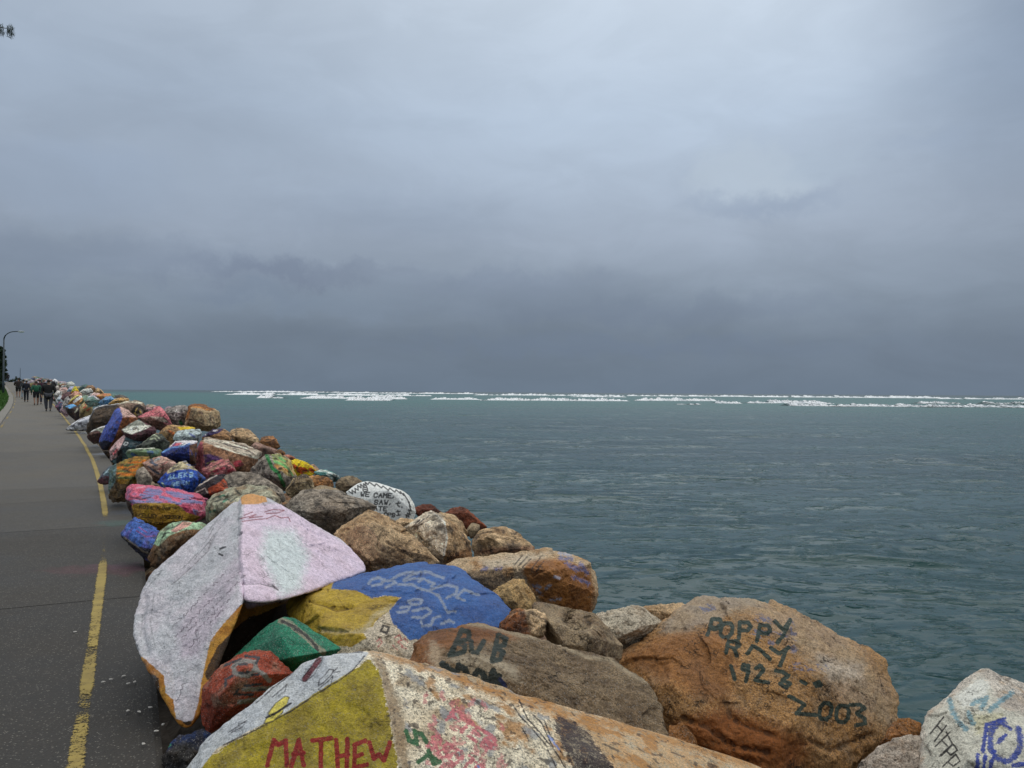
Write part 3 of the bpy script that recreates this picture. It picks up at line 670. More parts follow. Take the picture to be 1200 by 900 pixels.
for k, (x, y, L) in enumerate([(205, 733, 88), (206, 746, 108), (214, 747, 104), (229, 740, 58), (244, 731, 30)]): hand += scrawl(x, y, L, 2.8, 47 - k * 1.0, 40 + k, 1.7, .20)
hand2 = scrawl(222, 759, 20, 7, 50, 61, 4) + scrawl(219, 790, 12, 5, 60, 62, 4) + scrawl(205, 822, 30, 4, 58, 63, 3) + scrawl(228, 750, 14, 8, 62, 66, 5, 0)
boulder('largest white painted boulder leaning over the path edge, covered in lines of handwriting', [hA, hB, hC], 7, (DKB, DKB, A(40, 32, 26)), [
    line(OCH, [edge_lo], 17, amp=2.5, wear=.05, col2=A(172, 128, 52)), line(DKB, [[(248, 790), (262, 762), (290, 735), (336, 715)]], 16, amp=2, wear=0),
    poly(A(184, 182, 196), whi, amp=1.6, wear=.04, col2=A(174, 178, 190)),
    poly(A(204, 188, 212), [(286, 590), (330, 590), (440, 660), (380, 700), (340, 702), (290, 712), (281, 690), (280, 640)], amp=3, wear=.03, soft=3, col2=A(200, 184, 206)),
    poly(A(186, 206, 210), [(312, 620), (345, 622), (362, 650), (352, 690), (330, 700), (305, 650)], amp=9, wear=.02, soft=9, op=.75),
    poly(A(160, 148, 168), [(205, 735), (276, 655), (284, 668), (262, 720), (232, 770), (212, 770)], amp=8, wear=.1, soft=6, op=.6),
    poly(A(186, 136, 78), [(281, 578), (290, 574), (312, 582), (313, 588), (300, 591), (283, 591)], amp=1.2, wear=.08),
    line(A(120, 42, 52), [[(281, 608), (300, 603), (292, 607), (308, 605)], [(284, 611), (298, 609), (310, 608)], [(310, 600), (320, 597), (333, 598), (326, 601), (312, 602)], [(312, 608), (322, 604), (330, 607), (338, 606), (340, 611)], [(286, 604), (296, 600)]], 1.1, amp=.5, wear=.1),
    line(A(52, 34, 50), hand + hand2, .72, amp=.35, wear=.12, soft=.5, op=.9),
    poly(A(134, 138, 150), [(150, 760), (150, 700), (180, 660), (280, 580), (285, 705), (240, 760), (225, 850), (200, 830)], amp=3, wear=.2, spots=(9, .16), soft=4, op=.45), line(A(110, 112, 120), [[(172, 690), (190, 668)], [(166, 720), (164, 745)], [(262, 600), (244, 622)], [(215, 665), (232, 648)], [(180, 700), (176, 730), (182, 760)]], 1.2, amp=2, wear=.3, op=.6),
    line(A(84, 84, 92), [[(201, 683), (225, 662), (243, 644), (247, 632), (258, 617)], [(205, 680), (222, 664)], [(228, 655), (244, 636), (250, 624)], [(284, 684), (305, 683), (322, 687)], [(236, 640), (250, 618)]], .7, amp=.8, wear=.25, op=.8),
    line(A(36, 36, 42), [[(258, 643), (264, 641)], [(257, 649), (261, 651)]], 2.2, amp=.8, wear=.05),
    line(A(60, 70, 80), scrawl(313, 652, 30, 1.2, -35, 71, 3, .3) + scrawl(318, 657, 26, 1, -33, 72, 3, .3), .5, amp=.3, op=.8)],
    hero=True, round_=.065, chips=0, rough=.018, facet=.02, pit=.4, front=.55, seed=11, nscale=4,
    cracks=[([[(201, 683), (225, 662), (243, 644), (250, 628)]], 2.0, .012), ([[(262, 612), (230, 640)]], 3, .01), ([[(284, 684), (305, 683), (330, 690)]], 2.5, .008), ([[(170, 700), (165, 735), (172, 765)]], 4, .012)])

# ---- 2. foreground stone with the name in red
m_out = [(205, 925), (214, 900), (236, 867), (264, 846), (292, 828), (339, 789), (350, 775), (372, 768), (400, 762), (418, 760), (432, 760), (460, 767), (488, 778), (553, 799), (630, 824), (695, 838), (743, 852), (797, 869), (880, 892), (960, 930)]
mp = []
for x, y in m_out: mp.append(pix(x, y, 3.05 + (x - 432) * .00045 if x > 432 else 3.05 + (x - 432) * .0011))
mp += [pix(437, 772, 2.93), pix(462, 850, 2.66), pix(478, 930, 2.45), pix(240, 935, 2.6), pix(520, 860, 2.68), pix(700, 890, 2.78), pix(600, 960, 2.5), pix(850, 950, 2.85), pix(350, 870, 2.68), pix(300, 1000, 2.5), pix(700, 1080, 2.6), pix(430, 1100, 2.4)]
mp += [pix(420, 800, 3.9), pix(700, 880, 4.0), pix(330, 860, 3.6), pix(860, 960, 3.9), pix(300, 1050, 3.5), pix(800, 1100, 3.7), pix(500, 1150, 3.6)]
YEL = A(146, 132, 12)
red = []
for s_, x, w in [('M', 312, 22), ('A', 341, 19), ('H', 393, 15), ('E', 415, 15), ('W', 433, 24)]: pass
red = [[(313, 897), (321, 867), (326, 873), (335, 868), (336, 897)], [(341, 900), (350, 867), (356, 897)], [(344, 884), (356, 882)], [(366, 868), (388, 865)], [(376, 867), (376, 900)], [(394, 867), (396, 900)], [(407, 866), (406, 900)], [(396, 887), (408, 884)],
       [(428, 868), (416, 873), (415, 900)], [(416, 887), (424, 884)], [(415, 899), (430, 896)], [(433, 870), (438, 889), (444, 884), (450, 891), (457, 870)]]
pink = []
rr = random.Random(5)
for k in range(46): x = rr.uniform(500, 590); y = rr.uniform(808, 897); pink.append([(x, y), (x + rr.uniform(-5, 6), y + rr.uniform(2, 8)), (x + rr.uniform(-4, 7), y + rr.uniform(5, 11))])
PINKT = text('FTEB', 524, 842, 15, 11, -38, .1, .5, .15, 3) + text('SSOTS', 500, 872, 16, 11, -36, .1, .4, .15, 4) + text('OIS', 512, 905, 16, 11, -36, .1, .4, .1, 8)
WB = A(176, 182, 192)
fly = [[(318, 842), (325, 834), (336, 826), (339, 817), (334, 816), (323, 824), (314, 836)], [(309, 848), (320, 845), (331, 835), (333, 829), (322, 836), (312, 842), (308, 850), (314, 850)]]
boulder('boulder nearest the camera, yellow face lettered MATHEW in red, white butterfly band beside it', [mp], 7, (A(186, 180, 166), A(170, 160, 142), A(128, 112, 92)), [
    poly(A(160, 118, 66), [(470, 760), (560, 790), (700, 836), (900, 880), (920, 940), (780, 940), (720, 905), (690, 868), (640, 840), (560, 812)], amp=10, wear=.6, soft=7, op=.75, col2=A(160, 130, 92)),
    line(A(150, 108, 60), [[(436, 763), (500, 782), (553, 801), (630, 826), (743, 856), (880, 895)]], 9, amp=6, wear=.55, soft=4, op=.75),
    poly(A(124, 104, 80), [(437, 768), (452, 780), (474, 842), (480, 900), (470, 910), (456, 840), (444, 790)], amp=6, wear=.45, soft=4, op=.8),
    poly(YEL, [(432, 773), (444, 786), (450, 812), (458, 850), (468, 910), (200, 925), (236, 892), (300, 854), (352, 818), (404, 790)], amp=5.5, wear=.22, col2=A(118, 104, 20)),
    poly(WB, [(200, 915), (214, 893), (236, 862), (292, 822), (339, 783), (350, 770), (400, 758), (432, 765), (420, 780), (398, 795), (370, 812), (340, 832), (300, 853), (255, 876), (232, 905)], amp=2, wear=.12, col2=A(160, 168, 182)),
    line(A(44, 40, 46), [[(427, 769), (414, 785), (398, 797), (370, 814), (340, 834), (300, 855), (262, 873)], [(354, 770), (385, 766), (425, 764)], [(352, 778), (341, 790), (320, 806), (300, 824)]], 1.5, amp=1.2, wear=.25),
    line(A(90, 36, 46), [[(374, 773), (366, 784), (357, 796)]], 6.5, amp=1.2, wear=.1), line(A(30, 28, 34), [[(379, 769), (366, 778), (359, 789), (352, 797), (357, 799), (368, 791), (376, 778), (379, 769)]], 1.0, amp=.6, wear=.15),
    poly(A(196, 184, 80), fly[0], amp=.8, wear=.05), poly(A(196, 184, 80), fly[1], amp=.8, wear=.05),
    line(A(30, 28, 36), [f + [f[0]] for f in fly], 1.1, amp=.5, wear=.1), line(A(30, 28, 36), [[(312, 841), (326, 834), (336, 827)], [(335, 828), (341, 824)]], 2.6, amp=.7, wear=.05),
    line(A(36, 34, 42), [[(386, 784), (381, 791), (374, 797), (373, 804), (380, 799), (388, 791), (391, 785), (386, 784)], [(375, 806), (385, 798), (390, 792), (388, 802), (378, 810), (373, 808)], [(390, 788), (399, 787)], [(390, 788), (396, 782)],
        [(319, 817), (330, 808), (336, 802), (334, 810), (326, 816)], [(268, 858), (280, 850), (289, 844), (284, 852), (272, 858), (268, 862)], [(244, 868), (250, 862)]], 1.15, amp=.5, wear=.12),
    poly(A(150, 108, 60), [(470, 765), (600, 800), (740, 850), (860, 890), (800, 930), (600, 880), (520, 830)], amp=3, wear=.3, spots=(11, .16), soft=1.5, op=.8), poly(A(120, 128, 140), [(470, 770), (640, 820), (660, 930), (480, 930)], amp=3, wear=.3, spots=(13, .2), soft=1.5, op=.7),
    poly(A(62, 56, 52), [(440, 765), (640, 815), (900, 900), (800, 940), (470, 940)], amp=3, wear=.2, spots=(30, .27), soft=1.0, op=.75),
    line(A(120, 20, 28), red, 5.4, amp=1.5, wear=.06, soft=.5),
    line(A(176, 96, 108), PINKT, 4.6, amp=5.0, wear=.4, op=.85), line(A(176, 104, 112), pink, 4.0, amp=6, wear=.45, op=.65),
    line(A(34, 84, 52), [[(476, 857), (480, 868), (489, 872), (486, 857), (494, 860), (500, 870)], [(490, 893), (503, 884), (511, 890)], [(502, 880), (508, 895), (516, 893)]], 5.5, amp=2.5, wear=.12),
    poly(A(46, 38, 42), [(652, 838), (668, 843), (690, 858), (705, 880), (722, 905), (672, 905), (655, 868), (660, 880), (650, 850)], amp=9, wear=.55, soft=.8),
    line(A(34, 30, 34), [[(601, 826), (610, 840), (622, 852), (640, 874), (652, 900)], [(608, 820), (618, 842), (634, 860), (652, 882), (664, 903)], [(638, 845), (645, 862), (660, 885)], [(611, 852), (620, 868)], [(625, 838), (634, 846), (650, 880)]], 1.6, amp=1.5, wear=.15),
    line(A(110, 128, 180), [[(643, 862), (650, 872)], [(646, 866), (655, 878)], [(560, 898), (566, 905)]], 2.5, amp=2, wear=.2)],
    hero=True, round_=.03, chips=5, chip=.02, rough=.014, facet=.012, pit=.45, front=.5, seed=21, nscale=5)

# ---- 3. stone with POPPY RAY
p_out = [(716, 775), (779, 739), (790, 720), (808, 700), (821, 694), (846, 696), (879, 696), (905, 703), (933, 714), (962, 727), (987, 740), (1017, 762), (1033, 770), (1042, 785), (1047, 797), (1054, 824), (1056, 850), (1040, 868), (1022, 885), (1004, 905), (960, 960), (800, 950), (740, 860)]
P = [pix(x, y, 5.35 - .8 * max(0, (y - 694) / 200) - .0006 * (1050 - x)) for x, y in p_out]
P += [pix(x, y, d) for x, y, d in [(800, 745, 4.62), (870, 760, 4.55), (960, 790, 4.5), (840, 820, 4.3), (930, 850, 4.2), (780, 810, 4.3), (1010, 830, 4.6), (860, 900, 4.05), (900, 730, 4.85), (990, 900, 4.3)]]
P += [pix(x, y, d) for x, y, d in [(830, 760, 6.2), (950, 780, 6.4), (1000, 850, 6.2), (800, 880, 6.0), (900, 950, 6.0), (860, 1000, 5.2)]]
PT = text('P', 829, 744, 19, 12, -3, .25) + text('O', 844, 745, 15, 13, -2, .1) + text('P', 866, 748, 19, 13, -3, .0) + text('P', 887, 751, 19, 13, -6, .1) + [[(908, 728), (918, 738), (925, 728)], [(926, 727), (918, 745), (911, 753)]]
PT += text('R', 851, 765, 16, 13, -8, .05) + [[(876, 766), (882, 757), (890, 761), (902, 772)]] + [[(903, 759), (913, 766), (924, 759)], [(922, 760), (918, 770), (914, 780)]]
PT2 = [[(857, 779), (861, 796)], [(876, 786), (870, 784), (871, 779), (877, 780), (877, 787), (874, 798)], [(886, 783), (891, 780), (895, 785), (885, 797), (900, 800)], [(909, 786), (916, 787), (924, 792), (917, 797), (926, 801), (921, 806), (914, 801)], [(939, 798), (944, 801)], [(955, 801), (960, 799), (962, 803), (957, 804)],
       [(925, 816), (938, 823), (943, 826), (933, 836), (956, 838)]] + text('O', 959, 842, 19, 13, -6, .1) + text('O', 979, 845, 19, 14, -8, .0) + [[(996, 826), (1008, 826), (1013, 830), (1004, 836), (1013, 842), (1014, 848), (1003, 850)], [(721, 769 - 9), (733, 755)]]
boulder('huge tan and rust boulder lettered POPPY RAY 1923 2003 in dark green paint', [P], 7, (A(148, 116, 80), A(132, 100, 64), A(118, 100, 80)), [
    poly(A(132, 84, 38), [(716, 770), (790, 740), (850, 735), (866, 780), (850, 830), (800, 840), (780, 880), (900, 905), (960, 905), (940, 860), (820, 820)], amp=12, wear=.25, soft=14, op=.7, col2=A(116, 72, 32)),
    poly(A(168, 154, 134), [(800, 690), (880, 690), (990, 735), (1056, 820), (1050, 860), (990, 830), (940, 770), (880, 720)], amp=14, wear=.4, soft=16, op=.55, col2=A(150, 140, 130)),
    poly(A(118, 62, 22), [(790, 850), (850, 830), (950, 870), (930, 905), (800, 905), (775, 880)], amp=14, wear=.3, soft=14, op=.6),
    poly(A(176, 168, 160), [(960, 770), (1010, 780), (1010, 800), (970, 795)], amp=10, wear=.4, soft=9, op=.7),
    poly(A(156, 144, 128), [(772, 742), (788, 716), (818, 690), (880, 692), (905, 704), (860, 716), (838, 730), (800, 738)], amp=7, wear=.35, soft=5, op=.75, col2=A(140, 132, 124)),
    line(A(96, 104, 136), [[(822, 713), (835, 712)], [(884, 742), (930, 748)], [(925, 730), (930, 745)], [(930, 781), (966, 783)], [(890, 724), (905, 728)], [(886, 750), (905, 754)], [(925, 748), (930, 760)]], 9, amp=6, wear=.5, soft=1.2, op=.8, spots=(16, .08)),
    line(A(36, 56, 54), PT + PT2, 5.0, amp=1.3, wear=.08, soft=.5)],
    hero=True, round_=.03, chips=10, chip=.035, rough=.022, facet=.035, nfac=60, front=.5, seed=34, nscale=2.6,
    cracks=[([[(800, 842), (830, 850), (850, 870), (900, 882)], [(783, 862), (820, 880), (880, 893)]], 4, .03), ([[(850, 820), (856, 840), (880, 852), (910, 862)]], 4, .02), ([[(779, 741), (800, 735), (840, 738), (870, 760), (850, 790)]], 5, .012), ([[(950, 868), (975, 880), (1020, 862)]], 4, .02)])

# ---- 4. stone with BUB
b_out = [(473, 775), (483, 753), (502, 740), (531, 733), (548, 728), (560, 728), (573, 733), (607, 742), (641, 748), (665, 758), (687, 769), (715, 771), (730, 781), (743, 791), (760, 799), (770, 815), (780, 833), (787, 868), (780, 930), (560, 930), (475, 830)]
B_ = [pix(x, y, 3.95 - .55 * (y - 728) / 140) for x, y in b_out] + [pix(*q) for q in [(500, 780, 3.55), (560, 770, 3.5), (620, 800, 3.42), (700, 810, 3.48), (740, 850, 3.5), (640, 870, 3.3)]] + [pix(*q) for q in [(540, 780, 4.5), (640, 790, 4.6), (740, 840, 4.5), (600, 900, 4.4), (720, 920, 4.3)]]
BT = [[(527, 768), (535, 752), (541, 738)], [(541, 738), (550, 741), (549, 749), (536, 752)], [(536, 753), (545, 756), (544, 764), (531, 767)], [(552, 752), (553, 764), (559, 765), (567, 751)], [(577, 773), (584, 744)], [(584, 744), (593, 748), (591, 756), (581, 758)], [(581, 759), (590, 764), (586, 773), (577, 775)]]
BT2 = [[(518, 778), (524, 782), (529, 786)], [(534, 790), (538, 780), (545, 784), (549, 792)], [(553, 795), (560, 786), (566, 789), (570, 800)], [(572, 803), (578, 786), (582, 795), (590, 804)], [(578, 800), (585, 792)]]
boulder('long brown boulder lettered BUB in dark green, behind the yellow MATHEW stone', [B_], 6, (A(112, 98, 80), A(96, 82, 66), A(76, 64, 52)), [
    poly(A(124, 82, 46), [(470, 780), (483, 750), (531, 730), (590, 735), (606, 748), (570, 752), (520, 762), (505, 800), (480, 790)], amp=9, wear=.35, soft=6, col2=A(104, 68, 42)),
    poly(A(158, 146, 128), [(505, 750), (520, 760), (515, 790), (500, 770)], amp=9, wear=.4, soft=5, op=.7),
    poly(A(156, 146, 130), [(524, 770), (560, 764), (604, 780), (612, 800), (560, 795)], amp=9, wear=.3, soft=5, op=.75),
    line(A(160, 148, 128), [[(540, 729), (575, 735), (607, 744), (641, 749), (687, 770), (715, 773), (743, 792), (762, 801)]], 4, amp=3, wear=.3, soft=2.5, op=.7),
    line(A(30, 44, 42), BT, 6.0, amp=2.0, wear=.05), line(A(30, 42, 44), BT2, 7.5, amp=3, wear=.06), line(A(34, 44, 84), [[(586, 796), (592, 804)]], 5, amp=2)],
    hero=True, round_=.03, chips=10, chip=.04, rough=.03, facet=.035, front=.5, seed=45, nscale=5)

# ---- 5. yellow and blue stone
y_out = [(331, 716), (342, 694), (360, 686), (378, 687), (394, 683), (431, 670), (470, 661), (499, 658), (520, 660), (538, 663), (556, 677), (578, 694), (602, 714), (590, 735), (550, 750), (480, 785), (440, 785), (395, 775), (345, 742)]
Y_ = [pix(x, y, 5.1 - 1.05 * (y - 658) / 125) for x, y in y_out] + [pix(*q) for q in [(360, 700, 4.55), (400, 710, 4.45), (440, 712, 4.42), (452, 730, 4.25), (500, 680, 4.7), (540, 700, 4.55), (520, 735, 4.3), (425, 748, 4.1), (385, 735, 4.2)]] + [pix(*q) for q in [(400, 720, 5.4), (500, 700, 5.7), (560, 720, 5.5), (450, 780, 5.0), (380, 750, 5.0)]]
blue = [(388, 690), (394, 676), (431, 662), (499, 650), (545, 656), (570, 680), (612, 714), (592, 740), (560, 742), (520, 745), (480, 750), (470, 740), (460, 730), (456, 716), (470, 700), (452, 698), (436, 701), (418, 692)]
_bl = [[(90, 215), (110, 185), (170, 165), (230, 185), (200, 220), (120, 235)], [(210, 200), (280, 190), (340, 150), (430, 120), (480, 115)], [(300, 190), (330, 210), (240, 250)], [(400, 185), (460, 140), (540, 115), (620, 115), (660, 140), (750, 165)], [(400, 190), (500, 170), (560, 180)],
    [(350, 225), (480, 225), (540, 265), (620, 280), (700, 320), (750, 400), (780, 470), (850, 460)], [(620, 280), (690, 250), (780, 230), (870, 250), (860, 300), (780, 340)], [(920, 275), (860, 340), (930, 365)], [(930, 270), (1060, 320)], [(530, 200), (570, 170), (620, 200), (670, 215), (640, 240)],
    [(440, 370), (500, 355), (560, 360), (540, 400), (460, 400), (440, 370)], [(370, 430), (450, 420), (430, 460), (340, 470)], [(480, 460), (600, 430), (640, 470), (560, 520), (480, 510)], [(550, 540), (560, 590), (640, 580), (660, 520), (720, 500)], [(730, 570), (800, 540), (840, 560)]]
bluel = [[(420 + x / 7.5, 655 + y / 7.5) for x, y in l] for l in _bl]
boulder('bright blue and yellow painted boulder with faded grey lettering on the blue', [Y_], 6, (A(176, 168, 156), A(158, 150, 138), A(132, 118, 100)), [
    poly(A(158, 134, 26), [(325, 720), (342, 688), (360, 680), (392, 682), (418, 690), (436, 700), (471, 696), (458, 715), (444, 724), (436, 734), (424, 738), (430, 748), (412, 758), (392, 757), (372, 745), (340, 738)], amp=3.5, wear=.12, col2=A(140, 116, 28)),
    line(A(168, 158, 132), [[(374, 738), (395, 740), (418, 739), (430, 735), (438, 722), (458, 712)]], 5, amp=5, wear=.4, soft=3, op=.8),
    poly(A(30, 82, 150), blue, amp=2.5, wear=.12, col2=A(26, 70, 136)),
    line(A(128, 138, 156), bluel, 3.2, amp=2.8, wear=.3, soft=1.0, op=.8),
    line(A(44, 40, 40), [[(449, 733), (456, 735), (453, 742), (446, 740), (449, 733)]], 2.6, amp=1, wear=.05),
    line(A(160, 92, 92), [[(441, 752), (445, 748), (448, 753), (443, 758)], [(463, 747), (468, 744), (471, 750), (466, 752), (472, 757)], [(470, 758), (476, 760)], [(460, 756), (466, 762)], [(474, 748), (478, 753)]], 1.6, amp=1, wear=.2),
    line(A(90, 70, 20), [[(362, 704), (380, 708), (394, 714), (410, 712)], [(396, 700), (404, 712)], [(360, 722), (376, 719)]], 1.0, amp=1.5, wear=.3, op=.7)],
    hero=True, round_=.03, chips=8, chip=.035, rough=.028, facet=.035, pit=.6, front=.5, seed=52, nscale=5,
    cracks=[([[(362, 704), (380, 708), (394, 714), (412, 711)], [(372, 737), (395, 740), (428, 738)]], 2.5, .015)])

# ---- 6. green stone, red stone, dark blue stone in the gap
g_out = [(272, 772), (298, 748), (316, 731), (333, 723), (345, 725), (372, 742), (399, 760), (372, 785), (336, 795), (300, 800), (282, 785)]
boulder('smooth emerald green boulder with a black and white stripe, under the yellow stone', [solid(g_out, 4.05, .5, relief=[(330, 745, -.2), (345, 770, -.3), (320, 775, -.25), (370, 765, -.12), (300, 778, -.1)], seed=61)], 6, (A(36, 106, 84), A(30, 94, 76), A(44, 88, 76)), [
    line(A(118, 118, 104), [[(329, 727), (340, 731), (356, 744), (370, 757), (379, 764)]], 7, amp=4, wear=.3), line(A(38, 34, 38), [[(331, 728), (343, 734), (350, 738)], [(346, 737), (358, 744), (366, 752), (372, 762)]], 3.6, amp=3, wear=.3)],
    hero=True, chips=0, rough=.016, facet=.02, pit=.3, seed=61, round_=.03)
r_out = [(236, 806), (252, 786), (275, 769), (300, 762), (316, 764), (324, 775), (345, 790), (330, 806), (292, 828), (262, 850), (243, 862), (236, 835)]
boulder('brick red boulder with a grey spiral face, wedged beside the emerald stone', [solid(r_out, 3.72, .45, relief=[(285, 785, -.22), (258, 815, -.25), (310, 790, -.15), (270, 830, -.2), (240, 818, -.08)], seed=66)], 6, (A(128, 58, 42), A(112, 52, 38), A(112, 96, 84)), [
    line(A(118, 120, 120), [[(230 + x / 7.5, 740 + y / 7.5) for x, y in l] for l in [[(350, 280), (430, 255), (510, 270), (530, 330), (450, 390), (340, 370), (325, 310), (350, 280)], [(520, 330), (600, 380), (640, 430)], [(420, 510), (640, 500)], [(380, 620), (540, 600)]]], 5.6, amp=3, wear=.15, soft=1),
    line(A(44, 54, 62), [[(230 + x / 7.5, 740 + y / 7.5) for x, y in l] for l in [[(430, 215), (550, 230), (530, 280)], [(255, 480), (260, 420), (320, 390)], [(330, 560), (370, 510)], [(340, 555), (500, 555)], [(430, 480), (570, 460)], [(550, 515), (600, 510)], [(490, 380), (545, 380)], [(380, 365), (460, 360)], [(380, 290), (440, 285)], [(250, 300), (390, 240)]]], 3.0, amp=2.2, wear=.2)],
    hero=True, chips=1, rough=.022, pit=.6, seed=66, round_=.03)
boulder('low dark blue boulder down in the gap at the path edge', [solid([(190, 888), (196, 874), (210, 862), (238, 852), (252, 862), (240, 900), (215, 935), (192, 925)], 3.45, .6, seed=68, thick=.7)], 5, (A(40, 50, 84), A(30, 42, 74), A(30, 30, 34)),
    [poly(A(44, 40, 36), [(180, 886), (214, 872), (235, 880), (250, 960), (180, 960)], amp=5, soft=2), line(A(60, 150, 120), [[(195, 876), (200, 873)]], 3)], rough=.03, seed=68)

# ---- 7. right-hand foreground
h_out = [(1070, 930), (1076, 890), (1077, 862), (1083, 842), (1088, 831), (1100, 822), (1113, 814), (1130, 798), (1141, 787), (1149, 782), (1157, 781), (1163, 786), (1168, 793), (1184, 800), (1205, 803), (1260, 825), (1300, 870), (1290, 960), (1180, 1000), (1090, 970)]
H_ = [pix(x, y, 4.15 - .5 * (y - 781) / 150) for x, y in h_out] + [pix(*q) for q in [(1120, 840, 3.78), (1160, 830, 3.75), (1200, 850, 3.6), (1140, 900, 3.5), (1220, 900, 3.45)]] + [pix(*q) for q in [(1150, 830, 4.9), (1230, 860, 4.9), (1120, 900, 4.8), (1200, 950, 4.7)]]
HP = [[(1106, 840), (1090, 860)], [(1109, 850), (1095, 869)], [(1098, 850), (1104, 857)], [(1113, 858), (1096, 875)], [(1109, 858), (1116, 872), (1101, 886)], [(1104, 868), (1110, 874)], [(1117, 872), (1103, 886)], [(1117, 872), (1122, 879), (1114, 885), (1109, 880)], [(1120, 884), (1105, 898)], [(1120, 884), (1125, 892), (1117, 898), (1111, 893)], [(1124, 899), (1112, 912)]]
cir = [(1178 + 18 * math.cos(t), 868 + 24 * math.sin(t)) for t in np.linspace(-.6, 4.6, 14)]
boulder('pale granite boulder at the right edge lettered HAPPY with blue paint splashes', [H_], 6, (A(168, 164, 160), A(150, 144, 140), A(140, 122, 104)), [
    poly(A(184, 186, 180), [(1085, 840), (1120, 815), (1150, 792), (1160, 805), (1175, 830), (1240, 850), (1240, 960), (1080, 940)], amp=9, wear=.25, soft=5, op=.85),
    poly(A(196, 200, 200), [(1118, 816), (1148, 794), (1160, 800), (1156, 815), (1130, 830)], amp=7, wear=.3, soft=3),
    poly(A(168, 164, 120), [(1135, 838), (1175, 836), (1180, 852), (1145, 860)], amp=9, wear=.4, soft=6, op=.5),
    line(A(92, 134, 154), [[(1113, 820), (1117, 835), (1124, 846), (1132, 854)], [(1160, 832), (1172, 822), (1186, 812)], [(1140, 824), (1156, 818), (1150, 830)], [(1135, 835), (1140, 848)]], 6, amp=5, wear=.4, soft=1.5, op=.85),
    line(A(48, 66, 142), [cir], 7, amp=5, wear=.35, soft=1.2), line(A(44, 62, 146), [[(1152, 880), (1156, 850), (1168, 846)], [(1172, 846), (1184, 854)], [(1146, 885), (1145, 905)], [(1155, 886), (1152, 905)], [(1170, 870), (1178, 862)], [(1160, 900), (1166, 880)], [(1187, 897), (1200, 896)]], 5, amp=4, wear=.3),
    line(BLK, HP, 1.9, amp=.7, wear=.04, soft=.5)], hero=True, round_=.035, chips=8, chip=.04, rough=.024, facet=.03, pit=.7, seed=71, nscale=5)
boulder('small rust brown stone between the POPPY RAY boulder and the right edge boulder', [solid([(1030, 872), (1046, 848), (1055, 841), (1068, 841), (1080, 846), (1082, 856), (1076, 875), (1050, 890)], 4.35, .6, seed=73)], 5, ORANGE, seed=73)
boulder('low grey granite boulder at the bottom edge below the POPPY RAY boulder', [solid([(1000, 905), (1012, 888), (1030, 873), (1047, 864), (1070, 861), (1084, 864), (1092, 900), (1080, 960), (1010, 960)], 4.0, .5, seed=74)], 5, (A(150, 142, 136), A(132, 124, 118), A(112, 98, 86)), seed=74, nscale=8)
boulder('rusty stone showing under the corner of the POPPY RAY boulder', [solid([(778, 868), (784, 850), (800, 846), (812, 858), (818, 876), (800, 900), (776, 890)], 3.95, .5, seed=75)], 5, ORANGE, seed=75)

# ---- 8. middle ground, natural and painted
def rock(label, out, D, pal, lay=(), level=5, seed=None, name='granite_boulder', **kw):
    seed = seed if seed is not None else len(ROCKS) * 13 + 5
    sk = {k: kw.pop(k) for k in ('lean', 'bulge', 'thick', 'relief', 'inset', 'drop') if k in kw}
    kw.setdefault('chips', 18); kw.setdefault('chip', .11); kw.setdefault('rough', .021); kw.setdefault('round_', .025); kw.setdefault('facet', .05)
    if lay and not kw.get('keep'): name = 'painted_boulder'
    kw.pop('keep', None)
    return boulder(label, [solid(out, D, seed=seed, **sk)], level, pal, lay, name=name, seed=seed, **kw)

rock('rounded taupe boulder with a scooped hollow, right of the small rust wedge', [(622, 712), (628, 706), (645, 708), (662, 711), (680, 715), (697, 719), (712, 735), (730, 757), (726, 780), (690, 790), (650, 765), (640, 735)], 4.55, TAUPE, level=6, relief=[(650, 735, -.25), (690, 745, -.3), (670, 765, -.35), (705, 765, -.2)], seed=81, facet=.03, pit=.6,
     cracks=[([[(668, 716), (664, 726), (676, 734), (690, 730)]], 5, .03)])
rock('light grey boulder with a diagonal ridge, left of the POPPY RAY boulder', [(690, 722), (708, 718), (724, 714), (741, 708), (758, 711), (778, 730), (768, 748), (725, 775), (708, 765), (700, 740)], 5.1, (A(168, 162, 150), A(150, 142, 130), A(124, 110, 94)), level=6, relief=[(730, 722, -.2), (745, 735, -.3), (720, 745, -.3)], seed=82)
rock('flat pale tan stone behind the light grey boulder at the waterline', [(742, 714), (757, 710), (785, 709), (800, 706), (806, 710), (800, 722), (785, 738), (762, 740)], 5.9, TAN, seed=83)
rock('small rust and tan wedge stone touching the tip of the blue paint', [(581, 734), (592, 722), (604, 713), (628, 714), (639, 719), (643, 729), (638, 747), (610, 755), (588, 748)], 4.4, TAN, [poly(A(146, 96, 52), [(575, 735), (604, 708), (614, 714), (622, 745), (600, 760)], amp=3, soft=1.5, col2=A(104, 62, 36))], relief=[(612, 716, -.1), (622, 742, -.2), (600, 735, -.12)], seed=84, keep=True)
rock('plain tan angular stone in front of the long speckled boulder', [(573, 695), (590, 684), (602, 678), (611, 678), (620, 688), (630, 704), (630, 720), (600, 730), (580, 718)], 4.95, (A(160, 136, 96), A(146, 122, 86), A(126, 98, 62)), relief=[(603, 690, -.12), (608, 712, -.2)], seed=85)
